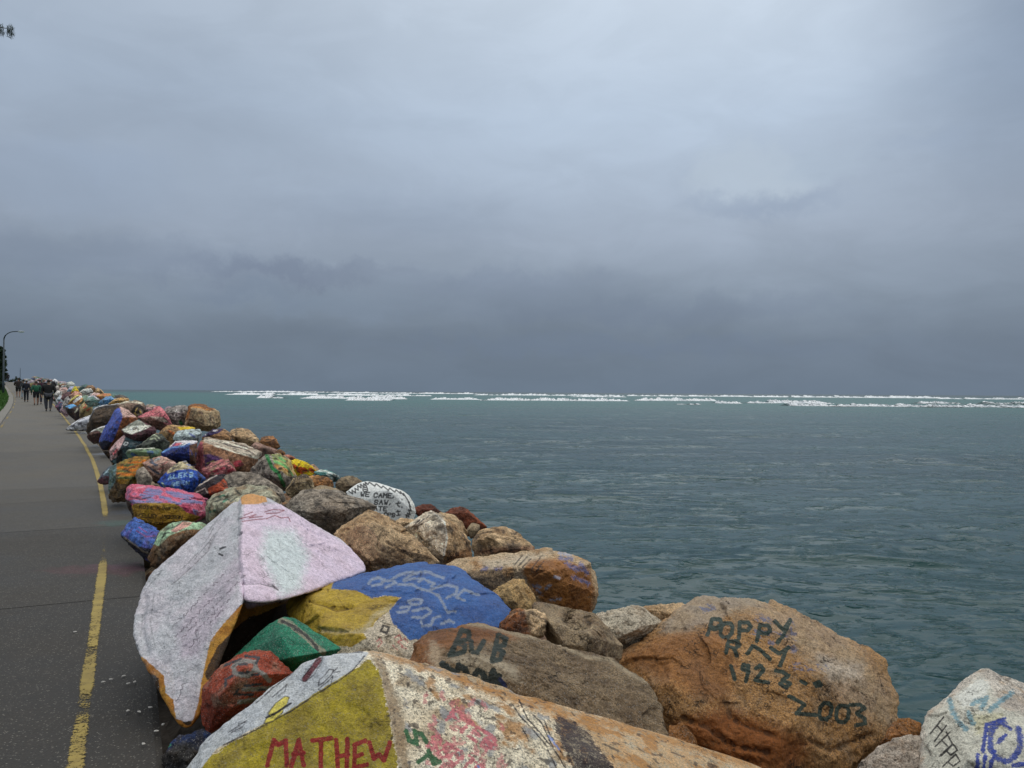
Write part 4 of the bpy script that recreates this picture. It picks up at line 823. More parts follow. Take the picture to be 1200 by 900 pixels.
rock('long speckled boulder with orange face and blue paint flecks beside the water', [(520, 668), (527, 661), (537, 656), (564, 655), (592, 649), (614, 645), (640, 644), (661, 648), (677, 652), (690, 659), (702, 671), (703, 684), (696, 692), (693, 717), (660, 725), (600, 720), (545, 690)], 5.75,
     (A(168, 150, 126), A(150, 128, 102), A(140, 104, 66)), [
     poly(A(150, 100, 48), [(612, 668), (620, 655), (655, 655), (690, 665), (697, 690), (693, 720), (655, 712), (635, 705), (622, 690)], amp=5, soft=3, wear=.3, col2=A(128, 84, 44)),
     poly(A(186, 178, 164), [(560, 658), (600, 650), (650, 646), (640, 653), (610, 662), (570, 668)], amp=5, soft=4, op=.6),
     line(A(50, 48, 52), [[(612, 651), (603, 662)], [(618, 652), (607, 664)], [(622, 655), (612, 665)], [(634, 652), (622, 668)], [(637, 658), (628, 670)], [(600, 676), (596, 684)]], 1.3, amp=1),
     line(A(96, 104, 150), [[(580, 668), (586, 666)], [(566, 668), (570, 666)], [(656, 654), (670, 655)], [(668, 664), (686, 668)], [(672, 676), (690, 684)], [(680, 660), (688, 672)], [(664, 660), (676, 668)]], 4, amp=6, soft=1.5, op=.8),
     line(A(150, 158, 182), [[(624, 686), (632, 688)], [(646, 703), (656, 702)], [(630, 692), (634, 696)], [(650, 676), (656, 678)], [(656, 648), (668, 650)], [(640, 690), (644, 686)]], 3.5, amp=5, soft=1.2, op=.85)], level=6, seed=86,
     relief=[(560, 672, -.2), (600, 672, -.3), (630, 665, -.35), (660, 680, -.35), (650, 705, -.3), (685, 690, -.15)], hero=True)
rock('smooth tan stone with a purple brown band lying just above the speckled boulder', [(552, 634), (563, 622), (578, 616), (590, 615), (603, 621), (607, 632), (630, 643), (600, 655), (556, 660)], 7.2, TAN, [line(A(112, 78, 64), [[(552, 648), (585, 645), (625, 643)]], 7, amp=2, soft=2, op=.7)], seed=87, relief=[(575, 630, -.2), (590, 642, -.25)], keep=True)
rock('dark reddish brown pointed stone by the water beyond the white tan boulder', [(520, 602), (528, 596), (541, 592), (553, 601), (571, 618), (558, 628), (540, 628), (528, 614)], 8.3, REDB, seed=88)
rock('dark rusty stone tucked right of the zigzag bordered white stone', [(482, 596), (494, 591), (506, 591), (521, 602), (518, 612), (495, 612)], 8.2, (A(92, 46, 30), A(70, 38, 28), A(52, 34, 30)), seed=89)
rock('white washed boulder with a brown right face, left of the dark red stone', [(472, 617), (488, 607), (505, 598), (522, 605), (539, 617), (552, 635), (554, 653), (540, 662), (518, 668), (500, 660), (486, 640)], 6.4, TAN, [
     poly(A(190, 182, 170), [(470, 615), (505, 595), (520, 606), (524, 625), (518, 665), (500, 660), (480, 635)], amp=5, soft=2, wear=.45), line(A(200, 196, 190), [[(505, 598), (521, 612), (524, 630), (519, 655)]], 2.2, amp=2),
     poly(A(120, 76, 40), [(525, 650), (556, 640), (555, 665), (522, 668)], amp=4, soft=3, op=.7), line(A(54, 52, 58), [[(492, 609), (482, 619)], [(497, 608), (488, 616)]], 1.4, amp=1)], level=6, seed=90, relief=[(521, 614, -.28), (520, 650, -.32), (495, 625, -.15), (540, 635, -.1)])
rock('smooth plain tan boulder between the big white memorial stone and the white washed boulder', [(392, 629), (400, 618), (414, 607), (431, 596), (452, 602), (474, 621), (500, 643), (514, 658), (492, 672), (459, 678), (432, 676), (408, 648)], 5.95, TAN, level=6, seed=91, relief=[(432, 612, -.2), (450, 640, -.3), (430, 655, -.25), (480, 655, -.15)], hero=True, layers_=None) if False else \
rock('smooth plain tan boulder between the big white memorial stone and the white washed boulder', [(392, 629), (400, 618), (414, 607), (431, 596), (452, 602), (474, 621), (500, 643), (514, 658), (492, 672), (459, 678), (432, 676), (408, 648)], 5.95, TAN, level=6, seed=91, relief=[(432, 612, -.2), (450, 640, -.3), (430, 655, -.25), (480, 655, -.15)],
     cracks=[([[(455, 636), (470, 645), (482, 652)], [(400, 628), (410, 640)]], 2, .012)])
rock('broad grey boulder directly behind the apex of the big white stone', [(332, 594), (345, 581), (356, 574), (375, 573), (400, 575), (421, 581), (442, 594), (436, 602), (412, 610), (400, 626), (380, 632), (352, 618)], 6.7, GREY, [poly(A(112, 100, 88), [(378, 590), (395, 582), (415, 590), (405, 612), (380, 618), (358, 604)], amp=5, soft=4, op=.7)], level=6, seed=92, keep=True, relief=[(380, 588, -.2), (400, 600, -.3), (365, 600, -.25)])
tx = text('WE', 422.5, 581.5, 5, 3.9, -3, .1, .5, .05) + text('CAME,', 438, 582.5, 5, 3.9, -3, .1, .42, .05) + text('SAW,', 438.5, 591, 5, 3.9, -2, .1, .5, .05) + text('ATE', 438, 598, 4.6, 3.9, -3, .05, .45) + text('OPS', 450, 605, 4.2, 3.4, -4, .05, .35)
zz = []; _b = [(410, 577.5), (416, 575.5), (421, 570), (427, 569), (430, 566), (443, 569), (456, 573.5), (468, 576.5), (474, 580), (479, 588), (481, 596), (479, 603), (476, 606)]
_bb = np.array(_b, float); _t = np.linspace(0, len(_b) - 1, 40); _x = np.interp(_t, range(len(_b)), _bb[:, 0]); _y = np.interp(_t, range(len(_b)), _bb[:, 1]); zz = [[(x + (1.2 if k % 2 else -1.2), y + (1.9 if k % 2 else -1.9)) for k, (x, y) in enumerate(zip(_x, _y))]]
sm = [[(425, 572), (430, 571), (431, 575), (427, 576.5), (425, 574)], [(426, 573.5), (430, 574)]] + [[(467, 588), (466, 592), (468, 594)], [(464, 590), (469, 589.5)], [(466, 598), (467, 603)], [(464, 600), (469, 599)], [(465, 604), (469, 603.5)], [(471, 585), (471, 586)], [(471, 594), (471, 595)]]
rock('white oval stone with a black zigzag border and black words WE CAME SAW ATE', [(406, 577), (420, 567), (430, 564), (443, 566), (457, 571), (471, 575), (479, 581), (485, 591), (487, 600), (484, 610), (465, 616), (436, 612), (418, 592)], 7.8, (A(200, 204, 204), A(190, 194, 196), A(150, 140, 126)), [
     poly(A(206, 210, 212), [(400, 577), (420, 566), (430, 562), (458, 569), (480, 580), (481, 600), (478, 612), (440, 612), (410, 590)], amp=1.5, wear=.05), line(A(26, 26, 30), zz + tx + sm, 1.4, amp=.3, wear=.02, soft=.45)], level=6, seed=93, hero=True, chips=0, rough=.01, facet=.008, pit=.2, lean=1.0, relief=[(440, 585, .1), (465, 592, .1), (455, 575, -.02), (480, 596, -.05)])
rock('brown grey round stone left of the zigzag bordered white stone', [(392, 568), (397, 561), (405, 557), (415, 558), (426, 564), (419, 571), (410, 580), (396, 579)], 8.9, TAUPE, seed=94)
rock('teal and white painted stone at the seaward crest above the brown grey one', [(367, 553), (376, 550), (386, 551), (399, 558), (396, 565), (380, 566)], 10.2, (A(60, 110, 112), A(50, 96, 100), A(90, 120, 120)), [line(A(186, 196, 196), [[(372, 551), (382, 552), (397, 559)], [(384, 556), (390, 562)]], 2.6, amp=1.5)], seed=95)
rock('orange tan stone cluster block below the teal and white stone', [(360, 558), (372, 556), (384, 559), (392, 566), (391, 578), (368, 579)], 9.2, (A(158, 118, 76), A(140, 92, 52), A(96, 66, 44)), seed=96)
rock('yellow painted stone with red spots on the seaward crest', [(338, 541), (347, 537), (355, 540), (366, 546), (372, 553), (364, 560), (348, 560), (341, 550)], 10.8, (A(206, 180, 34), A(196, 168, 30), A(170, 140, 40)), [line(A(168, 60, 30), [[(344, 546), (346, 547)], [(352, 549), (358, 551)], [(364, 550), (367, 552)], [(350, 552), (353, 554)]], 4.5, amp=2.5), line(A(60, 50, 30), [[(342, 541), (342.5, 541.5)], [(352, 541), (353, 541)]], 1.2)], seed=97)
rock('grey stone with a green painted band and green swirls left of the yellow spotted one', [(290, 554), (299, 545), (311, 532), (328, 532), (339, 538), (348, 558), (341, 571), (334, 577), (312, 570), (298, 562)], 9.2, (A(140, 134, 128), A(124, 118, 112), A(110, 104, 96)), [
     poly(A(136, 150, 96), [(316, 531), (330, 531), (340, 539), (347, 556), (340, 560), (326, 549)], amp=4, wear=.4, col2=A(176, 140, 90)), line(A(92, 160, 96), [[(322, 541), (332, 545), (340, 552), (343, 557)], [(328, 536), (334, 541)]], 2.6, amp=2, wear=.2), line(A(206, 140, 84), [[(331, 548), (337, 552)], [(322, 545), (328, 550)]], 2.6, amp=2),
     line(A(28, 116, 60), [[(312, 532), (316, 542), (319, 549), (326, 554), (330, 563), (333, 570)]], 4.2, amp=1.2, wear=.08), line(A(30, 30, 32), text('LIVE', 296, 552, 3.6, 3.0, 12, .2, .45) + text('LOVED', 303, 558.5, 3.2, 2.6, -12, .1, .3) + [[(308, 541), (306, 544)]], 1.0, amp=.4)], seed=98, relief=[(313, 536, -.25), (328, 560, -.5), (330, 545, -.35), (305, 552, -.25)])
rock('tan stone lettered JOHN in black, just right of the green banded stone', [(335, 575), (343, 561), (352, 556), (360, 555), (367, 562), (370, 578), (354, 584), (340, 584)], 8.7, (A(150, 136, 112), A(134, 120, 96), A(112, 94, 70)), [line(A(34, 32, 32), text('JOHN', 344, 563.5, 4.2, 3.2, 14, .2, .5) + [[(337, 573), (345, 565)], [(346, 567), (360, 565)], [(351, 564), (350, 572)], [(361, 565), (364, 571)]], 1.2, amp=.6)], seed=99)
rock('lone brown nugget stone on the seaward crest above the white slab', [(304, 517), (307, 511), (320, 511), (324, 515), (329, 524), (322, 529), (311, 526)], 14, (A(150, 110, 76), A(128, 88, 58), A(90, 62, 44)), seed=100)
rock('low mauve stone filling the crest between the tan ledge and the lone brown nugget', [(292, 524), (300, 518), (312, 523), (330, 529), (338, 538), (318, 542), (298, 536)], 13.3, (A(140, 112, 104), A(120, 96, 88), A(96, 78, 70)), level=4, seed=141)
rock('small orange stone at the foot of the lone brown nugget', [(322, 529), (328, 526), (335, 531), (332, 537), (324, 535)], 13.2, ORANGE, level=4, seed=101)
rock('small red tan stone above the yellow spotted one', [(332, 533), (340, 533), (347, 537), (342, 543), (334, 540)], 12.4, (A(168, 112, 96), A(146, 96, 74), A(120, 80, 60)), level=4, seed=102)
rock('pale pink stone at the waterline right of the yellow spotted one', [(361, 545), (368, 544), (375, 551), (372, 558), (364, 554)], 12, (A(184, 160, 150), A(166, 134, 112), A(140, 112, 90)), level=4, seed=103)
rock('small grey stone in the hollow behind the grey boulder and JOHN stone', [(364, 574), (376, 568), (394, 572), (404, 580), (390, 590), (366, 588)], 8.2, TAUPE, level=4, seed=104)
rock('small tan stone wedged below the dark rusty stone by the zigzag one', [(460, 612), (470, 606), (488, 608), (492, 616), (478, 628), (462, 624)], 7.2, TAN, level=5, seed=105)
rock('small tan stone between the dark pointed and white washed boulders', [(514, 600), (527, 600), (540, 610), (549, 624), (545, 640), (528, 622)], 7.5, TAN, level=5, seed=106)
rock('hidden-edge brown stone right of the dark pointed stone', [(553, 612), (562, 614), (562, 626), (552, 632), (546, 622)], 7.9, TAUPE, level=4, seed=107)
rock('rough grey boulder arching behind the scribbled green grey one', [(262, 559), (275, 553), (290, 553), (303, 556), (320, 566), (334, 576), (336, 588), (315, 592), (290, 585), (270, 575)], 8.3, GREY, level=5, seed=108)
rock('pale green grey boulder with scribbles, left of the white stone apex', [(240, 595), (243, 587), (252, 578), (270, 571), (290, 568), (308, 569), (320, 574), (335, 590), (330, 602), (300, 610), (262, 618), (244, 612)], 7.2, (A(152, 152, 136), A(136, 136, 122), A(124, 104, 84)), [
     line(A(60, 70, 66), [[(245, 596), (250, 592)], [(250, 584), (256, 581), (258, 586), (252, 588)], [(262, 580), (268, 586)], [(268, 578), (260, 590)], [(270, 588), (278, 582)], [(262, 600), (268, 594)], [(276, 574), (282, 580)]], 1.5, amp=1), line(A(70, 130, 108), [[(258, 582), (262, 580)], [(262, 588), (266, 585)], [(246, 600), (252, 598)], [(256, 604), (262, 602)]], 2.2, amp=1.5),
     poly(A(142, 104, 74), [(250, 606), (268, 594), (262, 620), (245, 618)], amp=4, soft=3)], level=5, seed=109)
rock('black stone with white rim and brick red lower face right of the blue lettered stone', [(227, 576), (237, 565), (252, 556), (264, 556), (270, 562), (279, 571), (268, 578), (250, 586), (242, 592), (232, 584)], 9.4, (A(40, 36, 46), A(32, 28, 38), A(60, 50, 50)), [
     poly(A(150, 68, 42), [(243, 573), (256, 566), (262, 561), (269, 568), (272, 573), (258, 577), (246, 581)], amp=1.5), line(A(178, 168, 164), [[(230, 577), (240, 572), (243, 577)], [(264, 561), (272, 568), (278, 571)], [(233, 569), (246, 561), (254, 557)]], 1.5, amp=1.2), line(A(196, 120, 40), [[(272, 570), (275, 571)]], 2.6)], level=5, seed=110, relief=[(248, 562, -.18), (258, 575, -.3), (240, 580, -.2)])
rock('dusty pink small boulder in front of the long triangular red and white one', [(236, 550), (248, 542), (262, 538), (267, 538), (275, 547), (277, 553), (266, 560), (252, 560), (241, 563)], 10.6, (A(160, 100, 104), A(146, 84, 88), A(130, 110, 92)), [line(A(168, 58, 76), [[(245, 555), (254, 551)], [(258, 550), (262, 548)], [(268, 552), (273, 550)], [(250, 558), (256, 556)]], 2.6, amp=2), line(A(70, 56, 60), [[(243, 550), (252, 546), (262, 541)], [(262, 546), (270, 544)]], .9, amp=1)], level=5, seed=111)
rock('long triangular boulder, white scribbled top, brown front and pink purple end', [(229, 549), (230, 530), (234, 518), (240, 513), (262, 516), (285, 520), (300, 526), (309, 532), (306, 540), (296, 552), (280, 560), (262, 562), (250, 568), (236, 562)], 12.2, (A(150, 112, 88), A(134, 96, 72), A(112, 84, 66)), [
     poly(A(166, 160, 150), [(236, 512), (262, 514), (285, 518), (312, 532), (300, 538), (282, 532), (256, 523), (240, 519)], amp=2, wear=.35), line(A(204, 200, 188), [[(252, 522), (275, 530), (302, 537)], [(245, 516), (268, 519), (290, 526)]], 1.8, amp=1.5), line(A(70, 62, 66), [[(262, 520), (272, 523), (284, 525)], [(286, 526), (296, 531)], [(276, 520), (290, 524)]], 1.3, amp=1.5),
     poly(A(164, 84, 100), [(229, 518), (237, 518), (239, 535), (240, 556), (228, 549)], amp=2), poly(A(66, 40, 92), [(238, 533), (246, 532), (262, 537), (250, 543), (241, 547)], amp=1.5), poly(A(150, 50, 66), [(271, 541), (282, 539), (286, 545), (276, 548)], amp=1.5), line(A(150, 140, 80), [[(243, 543), (250, 540)]], 1.4, amp=2)], level=5, seed=112, relief=[(240, 522, -.5), (285, 533, -.35), (265, 550, -.6), (238, 550, -.55)])
al = text('ALEKS', 197, 561.5, 5.0, 3.9, 6, .2, .6, .15) + text('SEEN', 201, 569, 4.0, 3.4, 3, .1, .7, .18) + text('OG', 201, 576, 4.0, 3.4, -8, 0, 1.0)
rock('royal blue stone lettered ALEKS in pale paint with a cream top', [(184, 565), (190, 560), (200, 548), (208, 543), (217, 540), (230, 551), (242, 561), (234, 568), (228, 578), (215, 583), (196, 578)], 10.2, (A(34, 70, 156), A(28, 60, 144), A(44, 84, 164)), [
     poly(A(176, 166, 132), [(196, 549), (204, 541), (217, 538), (232, 552), (222, 549), (208, 551), (196, 555)], amp=2), line(A(140, 176, 196), al, 1.25, amp=1.2, wear=.35, op=.8), poly(A(32, 36, 70), [(231, 553), (243, 561), (234, 568), (232, 560)], amp=1.5), line(A(160, 180, 160), [[(186, 570), (192, 574)], [(190, 566), (193, 570)]], 2.5, amp=2)], level=5, seed=113, relief=[(215, 558, -.25), (205, 572, -.4), (225, 565, -.25)])
rock('blue slab with pink striped top and a brown end under the pale boxy stone', [(188, 531), (197, 524), (206, 517), (217, 516), (232, 517), (231, 531), (230, 546), (217, 545), (203, 546), (190, 536)], 11.8, (A(34, 48, 116), A(28, 40, 100), A(40, 60, 130)), [
     poly(A(196, 196, 204), [(196, 524), (206, 515), (233, 516), (231, 519), (215, 523), (200, 525)], amp=1), poly(A(178, 70, 90), [(198, 525), (205, 519), (214, 519), (208, 523)], amp=1), line(A(92, 132, 190), [[(191, 530), (202, 524), (215, 523), (222, 520)]], 2.2, amp=1), poly(A(96, 68, 44), [(222, 522), (233, 518), (232, 548), (222, 542)], amp=2)], level=5, seed=114, relief=[(215, 523, -.3), (200, 532, -.35), (225, 535, -.25)])
rock('pale blue grey boxy stone with dark outline marks', [(202, 517), (204, 509), (207, 505), (220, 503), (234, 503), (237, 508), (232, 519), (215, 520)], 13.2, (A(164, 178, 184), A(152, 166, 174), A(140, 150, 160)), [line(A(44, 44, 60), [[(204, 516), (212, 517), (222, 517), (231, 517), (232, 511), (236, 508)], [(215, 515), (218, 513), (222, 514), (224, 517)]], 1.2, amp=.6), line(A(90, 100, 150), [[(222, 508), (228, 512)]], 2.5, amp=2)], level=4, seed=115)
rock('navy topped tan slab right of the pale boxy stone', [(236, 513), (240, 509), (250, 503), (260, 502), (271, 507), (272, 518), (250, 519), (238, 517)], 14.2, (A(156, 124, 92), A(140, 106, 76), A(112, 84, 60)), [poly(A(36, 34, 84), [(234, 512), (250, 502), (262, 502), (257, 507), (240, 513)], amp=1), line(A(190, 190, 200), [[(240, 508), (241, 510)], [(250, 505), (254, 504.5)]], 1.4), line(A(46, 40, 62), [[(272, 507), (273, 516)]], 2.4)], level=5, seed=116)
rock('rounded tan stones ledge on the crest right of the navy topped slab', [(268, 508), (272, 503), (283, 501), (291, 503), (299, 509), (304, 516), (311, 526), (296, 526), (275, 519)], 14.6, TAN, level=5, seed=117)
rock('large square tan block standing highest on the crest, rusty lichen along its top', [(217, 499), (218, 490), (221, 476), (226, 473), (237, 473), (250, 479), (256, 482), (258, 490), (260, 500), (245, 506), (228, 504)], 19, (A(160, 144, 118), A(144, 126, 100), A(122, 98, 74)), [poly(A(166, 112, 50), [(218, 472), (237, 471), (253, 479), (246, 482), (236, 479), (224, 477), (221, 492), (218, 492)], amp=2, wear=.3, col2=A(110, 66, 36)), line(A(60, 40, 28), [[(220, 491), (228, 493), (238, 497)]], 2.2, amp=1), line(A(96, 76, 70), [[(233, 482), (237, 485)], [(246, 490), (250, 496)]], 1.6, amp=1.5)], level=5, seed=118, relief=[(224, 479, -.5), (240, 484, -.6), (240, 498, -.7), (222, 492, -.5)])
rock('grey boulder with tangled black and white scribble, left of the large square tan block', [(192, 482), (196, 478), (205, 476), (216, 474), (221, 478), (219, 491), (216, 501), (204, 502), (197, 492)], 19.3, (A(142, 138, 138), A(120, 116, 116), A(84, 80, 80)), [line(A(48, 44, 54), scrawl(200, 490, 20, 9, 30, 5, 3) + scrawl(202, 496, 14, 7, 50, 6, 3), 1.1, amp=1), line(A(198, 196, 198), scrawl(200, 486, 18, 8, 30, 9, 4) + scrawl(206, 492, 12, 6, 50, 10, 3), 1.0, amp=1), line(A(44, 110, 66), [[(211, 494), (213, 497)]], 3.5, amp=1.5)], level=5, seed=119)
rock('tan stone with a mustard yellow painted lip below the scribbled grey boulder', [(186, 507), (196, 497), (207, 499), (230, 500), (231, 506), (214, 510), (204, 518), (196, 523), (187, 515)], 14.8, (A(168, 142, 108), A(150, 116, 78), A(120, 96, 72)), [poly(A(180, 154, 30), [(206, 500), (230, 500), (230, 504), (212, 504)], amp=1), line(A(172, 96, 50), [[(198, 505), (203, 508)]], 3.5, amp=2)], level=5, seed=120)
# ---- path edge row
JW = A(48, 42, 30)
jt = text('ROSE KING', 163, 595.5, 3.4, 2.9, -4, .1, .55, .06) + text('KELLEY JACKSON', 162, 606, 4.2, 3.0, -3, .15, .26, .05) + text('LUV', 168, 613, 3, 2.6, -4, .1, .4) + text('YOU', 180, 614.5, 3, 2.6, -4, .1, .4)
pk = []; rr = random.Random(3)
for k in range(26): x = rr.uniform(150, 225); y = 570 + (x - 150) * .12 + rr.uniform(0, 20); pk.append([(x, y), (x + rr.uniform(8, 18), y + rr.uniform(1, 4))])
rock('flat topped stone streaked pink and blue with a mustard lettered front at the path edge', [(147, 583), (151, 571), (156, 568), (180, 569), (195, 573), (220, 577), (229, 578), (243, 586), (245, 602), (232, 610), (216, 617), (196, 622), (186, 624), (172, 618), (160, 614), (156, 603), (152, 592)], 8.6, (A(186, 96, 122), A(176, 84, 110), A(150, 110, 150)), [
     line(A(100, 124, 176), pk, 3.2, amp=3, op=.85), line(A(200, 150, 170), [[(160, 572), (170, 570)], [(230, 600), (240, 598)]], 1.5, amp=1), line(A(44, 34, 60), [[(154, 583), (165, 585), (176, 583)]], 1.6, amp=1), poly(A(168, 60, 92), [(212, 591), (222, 592), (228, 603), (216, 600)], amp=2),
     poly(A(164, 134, 26), [(154, 593), (158, 590), (180, 589), (204, 590), (212, 594), (218, 600), (236, 606), (216, 620), (188, 628), (158, 616)], amp=1.6, col2=A(144, 112, 26)), poly(A(50, 52, 40), [(146, 584), (153, 588), (156, 600), (160, 616), (150, 612)], amp=1.5), line(JW, jt, .95, amp=.3, soft=.4)], level=6, seed=121, hero=True, chips=6, chip=.05, rough=.026,
     relief=[(157, 588, -.32), (205, 590, -.42), (225, 598, -.3), (180, 592, -.48), (186, 616, -.45), (162, 608, -.38), (212, 612, -.4)])
rock('low blue topped dark stone jutting onto the path beneath the pink streaked one', [(141, 625), (148, 619), (154, 617), (157, 605), (164, 612), (188, 622), (192, 632), (184, 648), (178, 660), (168, 654), (157, 645), (147, 635)], 7.35, (A(66, 98, 168), A(56, 86, 156), A(80, 70, 140)), [
     poly(A(40, 38, 38), [(136, 622), (146, 630), (160, 640), (176, 643), (184, 650), (180, 670), (150, 650)], amp=2), line(A(150, 142, 128), [[(146, 630), (156, 637), (168, 646), (174, 649)]], 2, amp=3, op=.7), line(A(120, 60, 110), [[(163, 618), (172, 624)], [(170, 629), (182, 628)], [(160, 622), (170, 628)]], 1.3, amp=1)], level=5, seed=122, relief=[(165, 630, -.2), (160, 625, -.12), (172, 645, -.3)], thick=.8)
rock('brown stone with mint green and pink top beside the low blue topped one', [(178, 640), (188, 623), (197, 614), (215, 611), (236, 613), (247, 616), (240, 632), (220, 650), (198, 666), (186, 670), (177, 664), (174, 652)], 6.9, (A(104, 78, 56), A(88, 66, 48), A(120, 104, 84)), [
     poly(A(150, 182, 156), [(180, 638), (188, 620), (197, 611), (215, 608), (248, 614), (238, 620), (215, 621), (198, 628), (186, 640)], amp=2.5, wear=.2), poly(A(188, 140, 136), [(200, 622), (214, 611), (226, 612), (220, 617), (206, 624)], amp=1.5), line(A(34, 40, 46), [[(196, 620), (204, 618), (212, 613)], [(201, 612), (203, 618)], [(190, 626), (198, 624)]], 1.4, amp=.8)], level=5, seed=123, relief=[(215, 622, -.25), (200, 640, -.3), (195, 630, -.25)])
rock('rounded orange and green striped boulder with a teal side at the path edge', [(127, 562), (129, 548), (136, 543), (147, 538), (158, 535), (177, 534), (170, 543), (164, 552), (163, 570), (152, 580), (147, 588), (133, 588), (127, 583)], 11.0, (A(140, 104, 40), A(126, 96, 44), A(90, 104, 60)), [
     line(A(172, 94, 28), [[(150, 543), (170, 540)], [(138, 548), (148, 547)], [(152, 548), (162, 546)], [(137, 555), (148, 556), (160, 556)], [(146, 551), (160, 551)]], 2.6, amp=2.5, op=.85), line(A(74, 100, 66), [[(146, 546), (156, 544)], [(138, 552), (150, 552)], [(138, 560), (158, 560)]], 2, amp=2), poly(A(70, 100, 108), [(125, 560), (130, 545), (137, 542), (136, 560), (134, 575), (126, 580)], amp=2, wear=.3),
     poly(A(86, 70, 52), [(134, 566), (150, 568), (156, 575), (148, 592), (126, 592), (128, 575)], amp=2.5)], level=5, seed=124)
rock('small teal and maroon stone lying across the yellow line', [(114, 564), (121, 553), (129, 546), (138, 545), (137, 558), (129, 568), (117, 568)], 12.5, (A(84, 108, 122), A(70, 60, 76), A(110, 100, 120)), [poly(A(84, 48, 56), [(113, 562), (124, 558), (132, 559), (128, 570), (114, 570)], amp=2), line(A(150, 176, 190), [[(122, 556), (127, 550)], [(128, 556), (132, 549)]], 1.4, amp=1.2)], level=4, seed=125, thick=.6)
rock('plain grey stone nestled right of the orange and green striped boulder', [(160, 549), (167, 546), (174, 553), (179, 562), (174, 574), (162, 574), (159, 561)], 10.7, GREY, level=4, seed=126)
rock('pinkish grey boulder with dark teal brush strokes above the pink streaked stone', [(167, 543), (178, 537), (189, 534), (198, 538), (209, 544), (204, 554), (192, 566), (181, 566), (174, 557)], 11, (A(168, 140, 132), A(150, 118, 108), A(140, 110, 96)), [line(A(56, 72, 92), [[(177, 538), (182, 546)], [(174, 547), (182, 553), (186, 555)], [(176, 541), (184, 545)]], 2.4, amp=2), line(A(150, 80, 80), [[(190, 545), (196, 541)], [(186, 550), (192, 548)]], 1.3, amp=1.5), line(A(150, 160, 168), [[(182, 540), (186, 538)]], 3)], level=5, seed=127)
rock('mossy green and blue block with a white top edge above the striped boulder', [(147, 531), (150, 527), (160, 526), (181, 525), (192, 528), (189, 538), (178, 542), (154, 542)], 12.6, (A(104, 122, 88), A(90, 112, 84), A(80, 116, 110)), [line(A(196, 200, 190), [[(149, 527), (153, 527)], [(159, 526), (181, 525)]], 1.3, amp=.8), line(A(52, 78, 120), [[(155, 532), (159, 534)], [(174, 530), (178, 530)]], 4, amp=2)], level=4, seed=128)
rock('dark teal stone with a white zigzag outline, above the mossy green block', [(157, 525), (170, 517), (181, 509), (190, 509), (199, 518), (198, 529), (180, 531), (160, 531)], 13.8, (A(60, 64, 60), A(46, 50, 50), A(88, 96, 88)), [line(A(150, 160, 140), [[(170, 517), (174, 512), (181, 509), (187, 514)], [(176, 515), (181, 513), (184, 516)]], 1.5, amp=1), line(A(160, 160, 156), [[(157, 525), (161, 521), (165, 517)]], 1.2, amp=.6)], level=5, seed=129)
rock('pink white and dark teal stone with a ringed eye mark at the path edge', [(128, 526), (138, 514), (146, 509), (154, 510), (171, 517), (168, 528), (156, 530), (150, 542), (138, 548), (130, 541)], 15.6, (A(60, 84, 92), A(44, 62, 72), A(80, 90, 96)), [
     poly(A(186, 154, 158), [(127, 526), (140, 512), (148, 509), (146, 515), (142, 523), (138, 535), (130, 540)], amp=2, wear=.2), line(A(200, 90, 100), [[(133, 532), (137, 527)]], 3, amp=1.5), line(A(26, 28, 40), [[(145, 521), (147, 517), (150, 518), (149, 522), (145, 523)]], 3.4, amp=.5), line(A(196, 204, 210), [[(145, 521), (147, 518), (150, 519), (149, 521), (146, 522)]], 1.1, amp=.4), poly(A(28, 26, 30), [(138, 528), (143, 524), (144, 540), (136, 545)], amp=2)], level=5, seed=130)
rock('white topped maroon slab right of the tall blue stone', [(142, 504), (152, 497), (161, 491), (173, 497), (184, 503), (180, 513), (166, 520), (152, 518), (146, 511)], 15.8, (A(78, 46, 56), A(60, 38, 46), A(84, 60, 66)), [poly(A(130, 134, 128), [(143, 503), (161, 490), (172, 498), (160, 500), (146, 504)], amp=1), poly(A(206, 204, 198), [(143, 504), (150, 500), (170, 498), (178, 499), (168, 504), (154, 509), (146, 507)], amp=1), line(A(60, 60, 60), [[(156, 503), (157, 503)], [(160, 502.5), (161, 502.5)]], 1.1)], level=5, seed=131, relief=[(155, 509, -.35), (172, 505, -.3), (160, 515, -.3)])
rock('tall leaning slab, royal blue side and rusty orange face, beside the path', [(115, 521), (118, 511), (134, 481), (140, 478), (150, 481), (162, 491), (157, 500), (142, 514), (130, 528), (121, 527)], 18.8, (A(140, 88, 56), A(120, 72, 44), A(96, 60, 44)), [poly(A(66, 94, 172), [(112, 524), (116, 510), (133, 478), (141, 478), (144, 487), (140, 499), (134, 514), (124, 529)], amp=1.2, col2=A(56, 76, 160)), poly(A(178, 152, 148), [(140, 476), (152, 480), (162, 489), (150, 489), (144, 489)], amp=1.5), poly(A(34, 34, 44), [(114, 518), (124, 516), (132, 518), (124, 532), (114, 526)], amp=1.5)], level=5, seed=132, relief=[(143, 486, -.55), (134, 512, -.6), (128, 502, -.45)])
rock('white slab overhanging the path, dark smudges on its top', [(75, 504), (84, 497), (96, 490), (106, 486), (108, 497), (104, 505), (88, 505)], 27.2, (A(192, 196, 206), A(176, 180, 194), A(140, 144, 160)), [line(A(70, 70, 100), [[(84, 500), (87, 498)], [(92, 498), (95, 496)]], 1.3, amp=.8), line(A(40, 40, 44), [[(78, 505), (90, 505), (103, 504)]], 1.2)], level=4, seed=133, thick=.6)
